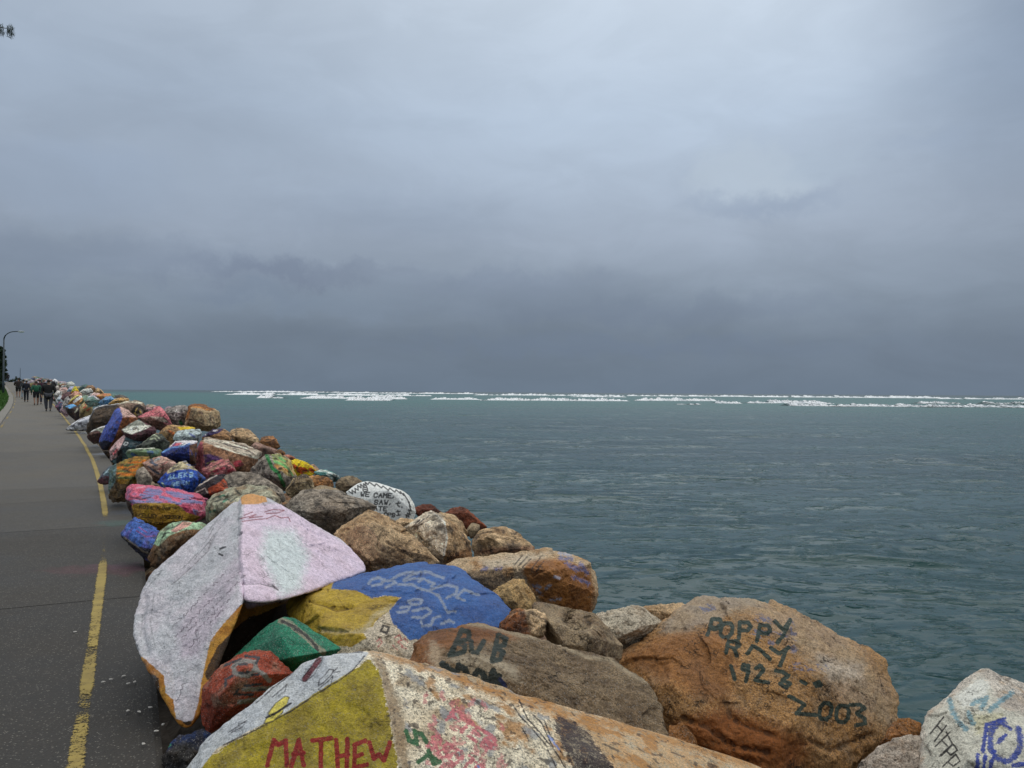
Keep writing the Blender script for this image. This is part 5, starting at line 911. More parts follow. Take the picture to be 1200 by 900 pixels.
rock('dark hollow boulder with a bright white rim behind the white slab', [(101, 505), (104, 491), (110, 479), (120, 475), (140, 472), (144, 482), (136, 499), (122, 510), (106, 514)], 21.5, (A(62, 52, 44), A(48, 40, 34), A(78, 62, 46)), [line(A(200, 202, 212), [[(103, 494), (107, 484), (112, 477), (122, 474), (140, 472)]], 2.6, amp=1.5), line(A(28, 26, 30), [[(105, 492), (110, 481), (118, 477.5), (139, 475.5)]], 1.8, amp=.8)], level=5, seed=134)
rock('low dark maroon stone with a white top stripe in front of the dark hollow boulder', [(102, 511), (107, 505), (118, 500), (127, 498), (129, 504), (121, 518), (110, 520), (104, 516)], 20.2, (A(70, 40, 40), A(56, 34, 34), A(90, 70, 60)), [line(A(196, 198, 202), [[(105, 506), (116, 501), (126, 499)]], 1.8, amp=.8), poly(A(120, 128, 120), [(112, 503), (126, 500), (120, 508)], amp=1.5)], level=4, seed=135)
rock('arched stone with black centre and yellow ring pattern behind the tall blue slab', [(136, 475), (146, 470), (158, 469), (167, 471), (173, 478), (171, 489), (162, 492), (150, 487)], 20.8, (A(140, 124, 112), A(112, 92, 82), A(90, 70, 66)), [line(A(26, 24, 24), [[(156, 482), (159, 477), (163, 476), (168, 479), (170, 484)], [(161, 483), (163, 483)]], 4.2, amp=1), line(A(200, 170, 90), [[(159, 481), (161, 478.5)], [(158, 484), (160, 487)], [(165, 484), (164, 481)]], 1.4, amp=.8), line(A(196, 192, 176), [[(140, 473), (150, 470.5), (166, 472)]], 2, amp=1)], level=5, seed=136)
rock('pointed salmon pink boulder with a brown lower side, crest of the breakwater', [(161, 489), (175, 482), (187, 475), (192, 480), (198, 490), (203, 500), (188, 505), (170, 499)], 18.4, (A(190, 112, 124), A(178, 98, 110), A(160, 110, 108)), [poly(A(80, 60, 50), [(160, 489), (176, 488), (190, 495), (200, 500), (188, 507), (166, 497)], amp=1.5), poly(A(170, 158, 148), [(176, 488), (192, 489), (198, 496), (184, 493)], amp=1.2), line(A(60, 30, 40), [[(181, 486), (187, 483)]], 1)], level=5, seed=137)
rock('low pink and green stone behind the black and yellow ringed arch', [(166, 479), (172, 474), (180, 474), (185, 477), (183, 484), (172, 486)], 22, (A(170, 132, 140), A(140, 140, 120), A(120, 100, 104)), (), level=4, seed=138, name='painted_boulder')
rock('little purple and white stone between the salmon pink boulder and the scribbled grey one', [(191, 481), (196, 476), (203, 477), (204, 485), (197, 488)], 21, (A(120, 84, 110), A(160, 156, 160), A(100, 90, 96)), (), level=4, seed=139, name='painted_boulder')
FAR = [
 ('tan stone with orange streaks just behind the bright white rim', [(126, 474), (134, 468), (140, 466), (151, 467), (152, 472), (138, 476)], 24, (A(176, 150, 108), A(190, 150, 90), A(150, 120, 90)), []),
 ('sky blue stone next to the orange streaked tan one', [(115, 472), (124, 465), (131, 464), (134, 469), (127, 475), (118, 476)], 26, (A(88, 136, 184), A(76, 120, 170), A(120, 140, 160)), []),
 ('teal grey arch stone with a white rim, left of the sky blue one', [(99, 471), (103, 465), (109, 463), (118, 469), (114, 476), (104, 477)], 28, (A(110, 136, 132), A(90, 120, 118), A(120, 120, 112)), [line(A(196, 196, 210), [[(103, 465), (109, 463.5), (116, 468.5)]], 1.3)]),
 ('khaki stone scribbled with red in front of the teal grey arch', [(93, 477), (101, 469), (109, 473), (108, 484), (102, 490), (94, 490)], 30, (A(160, 146, 108), A(140, 124, 92), A(120, 100, 76)), [line(A(176, 76, 56), [[(100, 474), (104, 473)], [(102, 481), (105, 479)], [(98, 478), (100, 477)]], 1.8)]),
 ('blue topped dark stone with white flecks low at the path edge', [(76, 477), (84, 473), (94, 477), (95, 490), (88, 493), (79, 485)], 32, (A(50, 44, 48), A(40, 34, 38), A(80, 60, 50)), [poly(A(84, 140, 190), [(75, 476), (84, 472), (90, 475), (82, 479)], amp=1), line(A(196, 196, 180), [[(88, 483), (91, 479)]], 1.8), line(A(190, 190, 186), [[(76, 479), (77, 483)]], 1.2)]),
 ('stone striped yellow, black and white on the slant', [(80, 473), (84, 467), (91, 462), (96, 463), (97, 469), (91, 476), (84, 477)], 33.5, (A(196, 150, 110), A(180, 120, 70), A(170, 130, 60)), [line(A(206, 196, 110), [[(81, 470), (91, 463)]], 2.4), line(A(20, 20, 22), [[(82, 472), (92, 464.5)]], 1.3), line(A(206, 206, 214), [[(87, 471), (95, 464.5)]], 3.0)]),
 ('grey white blotched stone left of the slanting yellow stripes', [(73, 474), (76, 467), (80, 464), (83, 470), (80, 480), (74, 480)], 36, (A(170, 166, 168), A(130, 130, 134), A(70, 70, 76)), []),
 ('dark blue and red stone touching the jacket of the nearest walker', [(64, 476), (69, 470), (74, 472), (76, 483), (70, 484)], 39, (A(50, 66, 96), A(120, 50, 60), A(60, 60, 70)), []),
 ('mauve stone low at the path edge by the nearest walker', [(70, 482), (73, 475), (79, 477), (81, 486), (77, 489)], 37, (A(168, 146, 160), A(140, 120, 140), A(120, 90, 90)), []),
 ('pale blue and white stone right of the nearest walker', [(65, 470), (70, 463), (76, 465), (75, 473), (69, 476)], 41, (A(150, 170, 190), A(190, 190, 196), A(90, 120, 150)), []),
 ('dark maroon stone above the grey white blotched one', [(71, 467), (76, 460), (83, 459), (83, 467), (77, 472)], 40, (A(92, 60, 66), A(70, 50, 58), A(130, 100, 100)), []),
 ('salmon stone above the slanting yellow stripes', [(81, 464), (88, 458), (95, 460), (97, 466), (90, 470)], 38, (A(186, 142, 126), A(170, 150, 130), A(150, 100, 90)), []),
 ('green grey stone behind the slanting yellow stripes', [(92, 472), (97, 463), (104, 463), (104, 472), (98, 477)], 34, (A(110, 136, 124), A(96, 116, 110), A(130, 130, 110)), []),
 ('pink and white stone on the far crest', [(103, 466), (110, 460), (117, 461), (120, 468), (112, 469)], 33, (A(196, 170, 168), A(180, 140, 150), A(160, 130, 120)), []),
 ('tan orange stone spilling down the seaward side behind the sky blue one', [(112, 464), (120, 461), (129, 461), (132, 466), (122, 470)], 31, (A(178, 142, 100), A(160, 120, 76), A(180, 90, 70)), []),
 ('long white stone lying flat on the far crest', [(91, 461), (98, 456), (106, 455), (110, 459), (101, 463)], 44, (A(200, 200, 196), A(180, 184, 186), A(150, 160, 160)), []),
 ('pointed stone, yellow above and orange below, far along the crest', [(83, 460), (86, 454), (88, 452), (93, 458), (89, 463)], 46, (A(200, 176, 40), A(190, 170, 50), A(120, 160, 70)), [line(A(206, 130, 40), [[(84, 460), (91, 459)]], 2.8)]),
 ('domed pale grey stone highest on the far crest', [(76, 454), (79, 448), (84, 447), (88, 450), (86, 456)], 52, (A(176, 180, 178), A(160, 164, 164), A(130, 136, 140)), []),
 ('pale blue stone below the domed grey one', [(78, 459), (82, 453), (88, 453), (87, 460)], 48, (A(140, 170, 200), A(120, 150, 186), A(190, 150, 160)), []),
 ('dark teal stone with a pale stripe on the far crest', [(90, 458), (95, 452), (102, 450), (104, 456), (98, 460)], 50, (A(70, 100, 100), A(40, 50, 56), A(130, 150, 150)), []),
 ('brown stone on the far crest with a dark notch', [(98, 457), (103, 451), (110, 452), (114, 458), (107, 461)], 46, (A(140, 110, 86), A(90, 66, 50), A(160, 130, 100)), []),
 ('tan stone ending the far crest before the open sea', [(110, 460), (114, 454), (119, 457), (123, 462), (115, 465)], 40, (A(176, 150, 112), A(156, 128, 92), A(130, 100, 76)), [line(A(26, 26, 30), [[(117, 457), (118.5, 459.5)]], 1.4)]),
 ('pinkish white stone pile top right of the white capped stone', [(66, 460), (71, 454), (78, 454), (82, 460), (74, 463)], 50, (A(190, 170, 168), A(170, 130, 130), A(120, 100, 100)), []),
 ('stone with a bright white dome and black underside beside the nearest walker', [(60, 451), (60.5, 446.5), (64, 443.8), (67.5, 446), (67.8, 451), (64, 453.5)], 45.5, (A(36, 36, 44), A(30, 30, 38), A(60, 60, 70)), [poly(A(210, 220, 224), [(61, 446), (64, 442), (70, 445), (69, 452), (65.5, 450), (64.5, 447)], amp=.4)]),
 ('white stone right of the nearest walker at shoulder height', [(62, 464), (67, 457), (73, 459), (72, 466), (65, 468)], 45, (A(196, 194, 196), A(170, 170, 174), A(130, 120, 124)), []),
 ('small white and dark stone below the white domed one', [(61, 458), (64, 451), (69, 452), (70, 459), (64, 461)], 48, (A(180, 180, 180), A(110, 104, 104), A(150, 140, 130)), []),
]
for i, (lab, out, D, pal, lay) in enumerate(FAR): rock(lab, out, D, pal, [dict(l, amp=l.get('amp', .8)) for l in lay], level=4, seed=200 + i, name='painted_boulder')

# ---- 9. the breakwater running on into the distance: every stone its own colours
PALN = {'white': (195, 196, 200), 'chalky blue': (130, 160, 196), 'royal blue': (60, 84, 160), 'salmon pink': (196, 130, 130), 'mustard yellow': (190, 162, 50), 'rust orange': (176, 112, 60), 'leaf green': (86, 130, 80),
        'teal': (80, 126, 130), 'brick red': (146, 70, 60), 'lilac': (164, 146, 180), 'tan': (166, 142, 110), 'slate grey': (116, 118, 122), 'cream': (190, 182, 156), 'charcoal': (56, 52, 56), 'maroon': (100, 56, 62)}
PALN = {k_: tuple(int(.5 * v + .5 * (.75 * sum(c_) / 3 + 8)) if k_ not in ('white', 'charcoal') else v for v in c_) for k_, c_ in PALN.items()}
combos = [(a, b) for a in PALN for b in PALN if a != b]; random.Random(12).shuffle(combos)
zone = lambda Y: 'past the nearest walkers' if Y < 62 else ('in the middle distance' if Y < 90 else 'at the far end')
rf = random.Random(99); k = 0
def generic(label, c, R, pal, lay=None, seed=0, level=3, name='painted_boulder', group=GROUP, squash=.75):
    rs = np.random.RandomState(seed); pts = rs.normal(size=(22, 3)); pts /= np.linalg.norm(pts, axis=1)[:, None]; pts *= np.array([1.1, .95, squash]) * R * rs.uniform(.8, 1.1, (22, 1)); pts += np.array(c)
    return boulder(label, [pts], level, pal, lay or (), seed=seed, name=name, group=group, chips=8, chip=.14, rough=.04, round_=.03, front=.15, facet=.05)
for s in np.concatenate([np.arange(s_of_Y(48), s_of_Y(80), .95), np.arange(s_of_Y(80), s_of_Y(150), 2.3)]):
    Y = float(np.interp(s, SS, LY)); far = Y > 80
    for off, dz in ([(1.0, .15), (2.1, .55), (3.3, .25)] if not far else [(1.1, .2), (2.8, .6)]):
        if k >= 205: break
        a, b = combos[k]; R = rf.uniform(.40, .62) if not far else rf.uniform(.65, .9)
        p = at_s(np.array([s + rf.uniform(-.4, .4)]), off + rf.uniform(-.25, .25))[0]; p[2] += dz + rf.uniform(-.15, .25)
        q = to_px(p[None])[0]; ca, cb = A(*PALN[a]), A(*PALN[b])
        x, y = q; r = R / Y * FPX
        lay = [poly(cb, [(x - r * rf.uniform(0, 1.2), y - r), (x + r * 1.2, y - r * rf.uniform(.2, 1)), (x + r, y + r), (x + rf.uniform(-.4, .4) * r, y + r * .4)], amp=1.2)] if rf.random() < .6 else [line(cb, [[(x - r, y + rf.uniform(-.5, .5) * r), (x + r, y + rf.uniform(-.5, .5) * r)]], r * rf.uniform(.3, .6), amp=.8)]
        row = {1.0: 'beside the path', 1.1: 'beside the path', 2.1: 'on the crest', 2.8: 'on the crest', 3.3: 'on the seaward side'}[off]
        generic('%s stone marked %s, %s %s' % (a, b, row, zone(Y)), p, R, (ca, tuple(v * .8 for v in ca), tuple(v * .6 + .02 for v in ca)), lay, seed=1000 + k, level=3, group='painted stones far along the breakwater'); k += 1
NAMED = [(o_, to_px(np.array([o_.location]) + np.array([[0, 0, .3]]))[0], o_['label']) for o_ in ROCKS if o_['group'] == GROUP]
USED = {}
# seaward armour stones, mostly hidden from the path
k = 0
for s in np.arange(2.0, s_of_Y(46), 1.25):
    Y = float(np.interp(s, SS, LY))
    for off, dz in [(4.5, -1.55), (5.9, -2.35)]:
        R = rf.uniform(.55, .75); p = at_s(np.array([s + rf.uniform(-.4, .4)]), off + rf.uniform(-.2, .2))[0]; p[2] += dz + rf.uniform(-.2, .1)
        generic('bare wet granite armour stone low on the seaward slope at the waterline', p, R, BROWN if rf.random() < .5 else TAUPE, seed=3000 + k, level=4 if Y < 15 else 3, name='granite_boulder', group='armour stones at the waterline'); k += 1
# wedge stones filling gaps between the boulders
k = 0
for s in np.arange(s_of_Y(3.0), s_of_Y(46), .62):
    Y = float(np.interp(s, SS, LY))
    for off in (.75, 1.7, 2.8, 3.8):
        if rf.random() < .25: continue
        R = rf.uniform(.22, .36); p = at_s(np.array([s + rf.uniform(-.25, .25)]), off + rf.uniform(-.3, .3))[0]; p[2] += {.75: -.3, 1.7: -.28, 2.8: -.75, 3.8: -1.25}[off] + rf.uniform(-.15, .05)
        cn, cp = rf.choice([('brown', BROWN), ('taupe', TAUPE), ('dark', DARK)]); q = to_px(p[None])[0]
        nb_ = min(NAMED, key=lambda t_: abs(t_[1][0] - q[0]) + abs(t_[1][1] - q[1]) + (0 if t_[0].location.y < p[1] + 3 else 40)); sh_ = []
        for w_ in nb_[2].replace(',', ' ,').split():
            if w_ in (',', 'with', 'lettered', 'behind', 'beside', 'above', 'below', 'right', 'left', 'in', 'next', 'between', 'over', 'leaning', 'tucked', 'lying', 'standing', 'wedged', 'nestled', 'just', 'jutting', 'at', 'on', 'under', 'by', 'of', 'showing') or len(sh_) > 6: break
            sh_.append(w_)
        side_ = 'left of' if q[0] < nb_[1][0] - 6 else ('right of' if q[0] > nb_[1][0] + 6 else ('low beneath' if q[1] > nb_[1][1] else 'just behind'))
        generic('%s wedge stone in the gap %s the %s' % (cn, side_, ' '.join(sh_)), p, R, cp, seed=5000 + k, level=3, name='wedge_stone', group='wedge stones in the gaps between boulders'); k += 1
# ================================================================== PEOPLE, LAMP, TREES, SMALL THINGS
SKIN = simple('skin', (.36, .20, .13), .6, .08, 12)
def cloth(name, c): return simple(name, c, .85, .22, 14, .004)
def skin_mesh(name, chain, mat, parent, levels=2):
    """one continuous surface grown round joints: chain = {'v': [(x,y,z,rx,ry)], 'e': [(i,j)]}"""
    me = bpy.data.meshes.new(name); me.from_pydata([v[:3] for v in chain['v']], chain['e'], []); o = link(name, me, mat, parent)
    md = o.modifiers.new('skin', 'SKIN'); md.use_smooth_shade = True
    for i, v in enumerate(chain['v']): me.skin_vertices[0].data[i].radius = (v[3], v[4] if len(v) > 4 else v[3]); me.skin_vertices[0].data[i].use_root = (i == 0)
    s = o.modifiers.new('sub', 'SUBSURF'); s.levels = levels; s.render_levels = levels
    return o
def ell(name, c, r, mat, parent, zmin=-2.0, seg=16):
    bm = bmesh.new(); bmesh.ops.create_uvsphere(bm, u_segments=seg, v_segments=seg // 2 + 2, radius=1)
    for v in list(bm.verts):
        if v.co.z < zmin: v.co.z = zmin
    for v in bm.verts: v.co = Vector((v.co.x * r[0] + c[0], v.co.y * r[1] + c[1], v.co.z * r[2] + c[2]))
    me = bpy.data.meshes.new(name); bm.to_mesh(me); bm.free(); me.polygons.foreach_set('use_smooth', [True] * len(me.polygons)); return link(name, me, mat, parent)
def person(label, loc, rz, H, stride, top, legs, shoes=(.02, .02, .02), hair=(.03, .02, .015), hat=None, shorts=False, coat=False, bulk=1.0, arms=('down', 'down'), lean=.03, bag=None, sleeves=True, ghost=None):
    """a walking figure facing local +Y; feet at z = 0"""
    t = empty('person', loc, rz); tag(t, label, 'person', 'people walking along the path'); k = H / 1.75; b = bulk
    hip, kn, an, sh, nk, hd = .92 * k, .50 * k, .09 * k, 1.42 * k, 1.50 * k, 1.62 * k
    sL, sR = stride, -stride
    J = dict(pel=(0, 0, hip + .04), wa=(0, lean * .5, 1.10 * k), ch=(0, lean, 1.30 * k), nk=(0, lean + .01, nk), hd0=(0, lean + .02, 1.56 * k), hd=(0, lean + .03, 1.64 * k), tp=(0, lean + .02, 1.70 * k))
    body = {'v': [J['pel'] + (.13 * b, .10 * b), J['wa'] + (.12 * b, .09 * b), J['ch'] + (.15 * b, .10 * b), J['nk'] + (.055, .055), J['hd0'] + (.062, .075), J['hd'] + (.078, .098), J['tp'] + (.055, .07)], 'e': [(0, 1), (1, 2), (2, 3), (3, 4), (4, 5), (5, 6)]}
    def add(v, par): body['v'].append(v); body['e'].append((par, len(body['v']) - 1)); return len(body['v']) - 1
    armj = {}
    for sx, mode in ((-1, arms[0]), (1, arms[1])):
        sw = .16 * sx * (1 if stride >= 0 else -1) * (1 if stride else 0)
        s0 = (sx * .19 * b, lean, sh - .02)
        if mode == 'down': el, wr, hn = (sx * (.235 * b), -sw * .5, 1.13 * k), (sx * (.25 * b), sw * .6 + .04, .89 * k), (sx * .25 * b, sw + .06, .80 * k)
        elif mode == 'front': el, wr, hn = (sx * .25 * b, -.04, 1.14 * k), (sx * .17, .2, 1.10 * k), (sx * .11, .25, 1.12 * k)
        else: el, wr, hn = (sx * .30 * b, -.05, 1.16 * k), (sx * .21, .10, 1.0 * k), (sx * .17, .15, .97 * k)
        a = add(s0 + (.062,), 2); e = add(el + (.046,), a); w = add(wr + (.030,), e); h = add(hn + (.036, .018), w); armj[sx] = (s0, el, wr, hn)
        for fx in (-.02, -.007, .007, .02): add((hn[0] + fx, hn[1] + .012, hn[2] - .075 * k + abs(fx) * .5, .008), h)
        add((hn[0] - sx * .03, hn[1] + .03, hn[2] - .03, .009), h)
    legj = {}
    for sx, st in ((-1, sL), (1, sR)):
        h0 = (sx * .09 * b, 0, hip); knj = (sx * .09 * b, st * .5 + .03, kn); anj = (sx * .09, st - (.03 if st < 0 else 0), an + (.04 if st < 0 else 0)); toe = (sx * .10, st + .15, .035 + (0 if st >= 0 else .0))
        a = add(h0 + (.085 * b,), 0); c = add(knj + (.058 * b,), a); d = add(anj + (.036,), c); add(toe + (.034, .024), d); legj[sx] = (h0, knj, anj, toe)
    skin_mesh('body', body, SKIN, t)
    TM, LM, SM, HM = cloth('top_cloth', top), cloth('leg_cloth', legs), simple('shoe', shoes, .5), simple('hair', hair, .7, .3, 40)
    lo = .62 * k if coat else .93 * k
    jv = [J['ch'] + (.175 * b, .125 * b), J['wa'] + (.155 * b, .125 * b), (0, 0, (.95 * k)) + (.165 * b, .13 * b), J['nk'][:2] + (nk - .02,) + (.085, .08)]; je = [(0, 1), (1, 2), (0, 3)]
    if coat: jv.append((0, 0, lo, .185 * b, .15 * b)); je.append((2, 4))
    for sx in (-1, 1):
        s0, el, wr, hn = armj[sx]; i = len(jv); jv += [s0 + (.082 * b,), el + (.064 * b,)]; je += [(0, i), (i, i + 1)]
        if sleeves: jv.append(wr + (.046,)); je.append((i + 1, i + 2))
    skin_mesh('jacket' if sleeves else 'shirt', {'v': jv, 'e': je}, TM, t)
    tv = [(0, 0, hip + .06, .145 * b, .115 * b)]; te = []
    for sx in (-1, 1):
        h0, knj, anj, toe = legj[sx]; i = len(tv); tv += [h0 + (.105 * b,), knj + (.078 * b,)]; te += [(0, i), (i, i + 1)]
        if not shorts: tv.append((anj[0], anj[1], anj[2] + .01, .062)); te.append((i + 1, i + 2))
    skin_mesh('shorts' if shorts else 'trousers', {'v': tv, 'e': te}, LM, t)
    for sx in (-1, 1):
        h0, knj, anj, toe = legj[sx]; skin_mesh('shoe', {'v': [(anj[0], anj[1] - .03, .045, .042, .036), (anj[0], (anj[1] + toe[1]) / 2, .045, .046, .036), (toe[0], toe[1] + .03, .036, .042, .028)], 'e': [(0, 1), (1, 2)]}, SM, t)
    ell('hair', (0, lean + .005, 1.665 * k), (.092, .108, .115), HM, t, -.35)
    if hat is not None:
        hm = simple('hat_cloth', hat, .8); c = ell('cap', (0, lean + .015, 1.70 * k), (.10, .118, .10), hm, t, -.1); ell('cap_brim', (0, lean + .14, 1.695 * k), (.075, .08, .012), hm, t)
    if bag is not None:
        bmn = cloth('bag_cloth', bag); o = ell('backpack', (0, lean - .17, 1.22 * k), (.15, .09, .22), bmn, t)
    return t
def stand(px, Y): p = pix(px, 450, Y); return (p.x, p.y, float(zp(Y)) - .006)
H0 = math.radians(32)
bk = (.012, .012, .014)
person('stout person nearest the camera in a long black jacket and grey trousers walking away', stand(57, 45), H0, 1.78, .10, (.010, .009, .009), (.075, .075, .085), coat=True, bulk=1.35)
person('person in a green top and black shorts left of the black jacketed one', stand(42.5, 54), H0, 1.62, -.14, (.02, .10, .055), bk, shorts=True, bulk=1.1, hair=(.05, .03, .02), shoes=(.02, .02, .02), bag=(.02, .12, .06))
person('person in maroon top and dark trousers with a pink cap behind the green top', stand(46.5, 56), H0, 1.76, .16, (.05, .012, .028), (.012, .014, .03), hat=(.42, .22, .26), bulk=1.1)
person('slim person in dark navy clothes with a pale cap in the middle of the group', stand(31, 60), H0, 1.68, .1, (.012, .013, .022), (.012, .012, .018), hat=(.45, .42, .40), bulk=.95)
person('person in pale blue trousers half hidden behind the navy clothed one', stand(27.5, 68), H0, 1.66, -.1, (.04, .045, .05), (.22, .27, .30), bulk=.9)
person('person in brown jacket and shorts, leftmost of the large group, bare calves', stand(21.5, 73), H0, 1.78, .1, (.03, .018, .014), (.015, .013, .012), shorts=True, bulk=1.25, arms=('front', 'front'))
person('distant dark figure on the rise, left one of two by the lamp post', stand(7.2, 150), H0, 1.7, .1, bk, bk)
person('distant dark figure on the rise, right one of two by the lamp post', stand(9.2, 152), H0, 1.75, -.1, (.02, .018, .02), bk)
# a lone figure standing far off on the stones
p = at_s(np.array([s_of_Y(100)]), 2.4)[0]; p = pix(51.5, 450, 98); person('tiny dark figure standing on the stones beyond the group', (p.x, p.y, float(zp(98)) - .45), H0, 1.7, .04, bk, bk)

# street lamp
MET = simple('dark_galvanised_steel', (.06, .075, .085), .5, .15, 6, metallic=.6)
def tube_mesh(name, pts, radii, seg=12, caps=True):
    pts = [Vector(p) for p in pts]; V, F = [], []
    for i, p in enumerate(pts):
        t = (pts[min(i + 1, len(pts) - 1)] - pts[max(i - 1, 0)]).normalized(); a = t.orthogonal().normalized() if abs(t.z) < .99 else Vector((1, 0, 0)); a = (a - t * a.dot(t)).normalized(); b = t.cross(a)
        r = radii[i] if hasattr(radii, '__len__') else radii
        for k in range(seg): an = 2 * math.pi * k / seg; V.append(tuple(p + (a * math.cos(an) + b * math.sin(an)) * r))
    for i in range(len(pts) - 1):
        for k in range(seg): F.append((i * seg + k, i * seg + (k + 1) % seg, (i + 1) * seg + (k + 1) % seg, (i + 1) * seg + k))
    me = bpy.data.meshes.new(name); 
    if caps: F += [tuple(range(seg))[::-1], tuple(range((len(pts) - 1) * seg, len(pts) * seg))]
    me.from_pydata(V, [], F); me.polygons.foreach_set('use_smooth', [True] * len(F)); return me
L0 = pix(3.9, 450, 78); L0.z = float(zp(78)) + .05; lamp = empty('street_lamp', L0); tag(lamp, 'tall curved arm street lamp at the left edge beside the grass', 'street lamp')
hL = pix(5, 398, 78).z - L0.z
link('base_plate', tube_mesh('base_plate', [(0, 0, 0), (0, 0, .04)], .2, 4), MET, lamp); link('pole', tube_mesh('pole', [(0, 0, .03), (0, 0, 1.2), (0, 0, 1.25), (0, 0, hL)], [.105, .10, .085, .06]), MET, lamp)
arm = [(1.05 * (1 - math.cos(t)), 0, hL + .8 * math.sin(t)) for t in np.linspace(0, math.pi / 2, 10)] + [(1.45, 0, hL + .82)]
for a_ in [arm]: link('arm', tube_mesh('arm', a_, [.06] * 4 + [.045] * 7), MET, lamp)
hd = ell('lamp_head', (1.68, 0, hL + .80), (.34, .13, .075), simple('lamp_housing', (.42, .44, .45), .4), lamp); dif = ell('diffuser', (1.70, 0, hL + .745), (.24, .10, .05), simple('lamp_glass', (.75, .78, .8), .2), hd)
lamp.rotation_euler = (0, 0, 0)

# foliage
LEAF = simple('dark_leaves', (.035, .060, .028), .6, .5, 3); BARK = simple('bark', (.09, .065, .045), .9, .3, 8, .02); NEED = simple('pine_needles', (.028, .050, .030), .7, .4, 5)
def leaves(name, centres, radii, n, size, mat, parent, long=1.6, droop=0.0, seed=0):
    rs = np.random.RandomState(seed); k = rs.randint(0, len(centres), n); d = rs.normal(size=(n, 3)); d /= np.linalg.norm(d, axis=1)[:, None]; c = np.array(centres)[k] + d * (np.array(radii)[k] * rs.uniform(.25, 1, n) ** .6)[:, None]
    u = rs.normal(size=(n, 3)); u[:, 2] -= droop; u /= np.linalg.norm(u, axis=1)[:, None]; w = np.cross(u, rs.normal(size=(n, 3))); w /= np.linalg.norm(w, axis=1)[:, None]; s = size * rs.uniform(.6, 1.3, n)[:, None]
    V = np.stack([c - u * s * long, c - w * s * .5, c + u * s * long, c + w * s * .5], 1).reshape(-1, 3); o = link(name, mesh_np(name, V, np.arange(4 * n).reshape(-1, 4), False), mat, parent); return o
def tree(name, label, base, H, blobs, leafn, size, mat, seed, cat='tree'):
    t = empty(name, base); tag(t, label, cat); limbs = []
    link('trunk', tube_mesh('trunk', [(0, 0, 0), (.08, 0, H * .3), (-.05, .05, H * .6), (0, 0, H * .85)], [H * .03, H * .022, H * .014, H * .006]), BARK, t)
    for (c, r) in blobs: o = link('limb', tube_mesh('limb', [(0, 0, max(.2, c[2] - r * 1.2)), (c[0] * .5, c[1] * .5, c[2] - r * .5), c], [H * .012, H * .008, H * .003], 8), BARK, t)
    cr = []; rr_ = []
    rs = random.Random(seed)
    for (c, r) in blobs:
        for _ in range(14):
            d = Vector((rs.gauss(0, 1), rs.gauss(0, 1), rs.gauss(0, 1))).normalized() * r * rs.uniform(.3, 1.0); cr.append((c[0] + d.x, c[1] + d.y, c[2] + d.z)); rr_.append(r * rs.uniform(.15, .38))
    leaves('crown', cr, rr_, leafn, size, mat, t, seed=seed); return t
b = pix(-16, 450, 88); b.z = float(zp(88)) + .1
tree('coastal_tree', 'dark shaggy coastal tree behind the street lamp at the left edge', b, 6.0, [((0.4, 0, 4.6), 1.1), ((-.6, .3, 4.2), 1.3), ((.9, 0, 3.6), .95), ((1.0, .2, 2.6), .9), ((1.2, 0, 1.6), .8), ((.2, 0, 2.4), 1.3), ((1.75, 0, 4.35), .35), ((.9, 0, .9), .8), ((1.7, .1, 3.9), .4), ((1.5, 0, 3.3), .45), ((1.6, 0, 2.8), .45), ((1.8, 0, 2.2), .4), ((1.6, 0, 1.6), .45), ((1.5, 0, 1.0), .5), ((1.4, 0, .5), .5), ((1.3, 0, 4.6), .4)], 36000, .10, LEAF, 4)
b = pix(17.5, 450, 165); b.z = float(zp(165)) - .1
tree('low_shrub', 'low dark spreading shrub on the far rise beside the two distant figures', b, 1.4, [((-.6, 0, .5), .6), ((.2, 0, .7), .6), ((.9, 0, .75), .55), ((-1.1, 0, .3), .4)], 2500, .07, LEAF, 8, 'shrub')
b = pix(23.5, 450, 170); b.z = float(zp(170)) - .1; o = link('marker_post', tube_mesh('marker_post', [(0, 0, 0), (0, 0, 2.9), (0, 0, 3.4)], [.05, .04, .02], 8), MET); o.location = b; tag(o, 'thin dark marker post standing on the far rise behind the walkers', 'post')

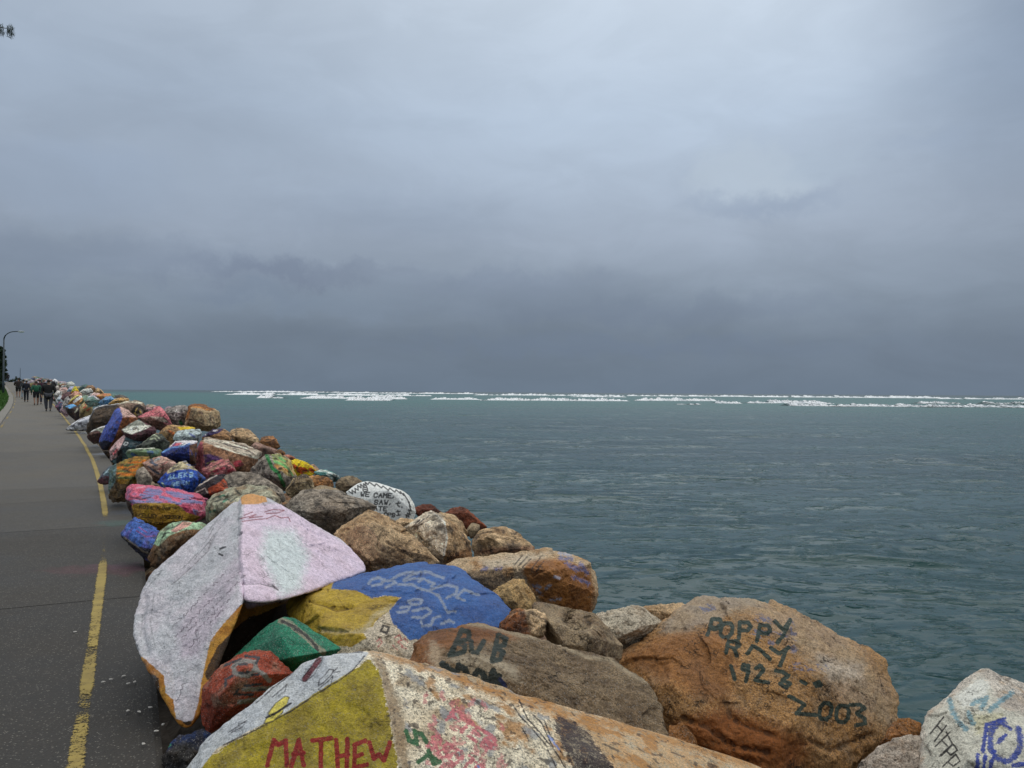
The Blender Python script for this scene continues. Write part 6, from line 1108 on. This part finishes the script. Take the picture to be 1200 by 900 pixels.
# tall pine just outside the left edge: one branch tip reaches into the frame
D = 25.0; b = pix(-52, 450, D); b.z = float(zp(D)) - .6; pine = empty('pine_tree', b); tag(pine, 'tall pine standing off the left edge with one drooping branch tip in the sky', 'tree')
HP_ = 19.0; link('trunk', tube_mesh('trunk', [(0, 0, 0), (0, 0, 6), (0, 0, 12), (0, 0, HP_)], [.26, .2, .12, .03]), BARK, pine)
rs = random.Random(17); ztip = pix(4, 30, D).z - b.z; nV = []
tiers = [5 + i * .95 for i in range(15)] + [ztip + .05]
for ti, z in enumerate(tiers):
    special = ti == len(tiers) - 1
    for kk in range(1 if special else 7):
        an = 0.0 if special else rs.uniform(0, 6.28); Lb = 1.56 if special else min(.9, .25 + (HP_ - z) * .2) * rs.uniform(.8, 1)
        pts = [(Lb * t * math.cos(an), Lb * t * math.sin(an), z - (.08 * math.sin(t * 3) if not special else (t ** 2) * .16)) for t in np.linspace(0, 1, 6)]
        br = link('branch', tube_mesh('branch', pts, [.035, .03, .025, .02, .014, .006], 6), BARK, pine)
        cs = [pts[i] for i in range(2, 6)]; cs += [(p_[0], p_[1], p_[2] - .16) for p_ in cs[-2:]] if special else []
        leaves('needles', cs, [.09 + .03 * (special)] * len(cs), (420 if special else 260), (.013 if special else .022), NEED, br, (7.5 if special else 4.2), (1.6 if special else .9), seed=ti * 10 + kk)

# scattered chips and leaves on the path
CH = simple('pale_chip', (.5, .47, .42), .8); rs = random.Random(8)
for i, (px, py) in enumerate([(121, 801), (130, 798), (145, 794), (150, 803), (158, 801), (183, 859), (191, 851), (176, 831), (163, 836), (150, 835), (168, 874), (88, 742)]):
    c = on_path(px, py); bm = bmesh.new(); bmesh.ops.create_icosphere(bm, subdivisions=2, radius=.009)
    for v in bm.verts: v.co = Vector((v.co.x * rs.uniform(1.0, 1.5), v.co.y * .8, v.co.z * .35)) * rs.uniform(.8, 1.2)
    me = bpy.data.meshes.new('paint_chip'); bm.to_mesh(me); bm.free(); o = link('paint_chip', me, CH); o.location = (c.x, c.y, c.z + .010); o.rotation_euler = (0, 0, rs.uniform(0, 3)); tag(o, 'pale chip of paint or shell lying on the dark bitumen path', 'debris', 'pale chips scattered on the path')
# white gull speck resting on the water
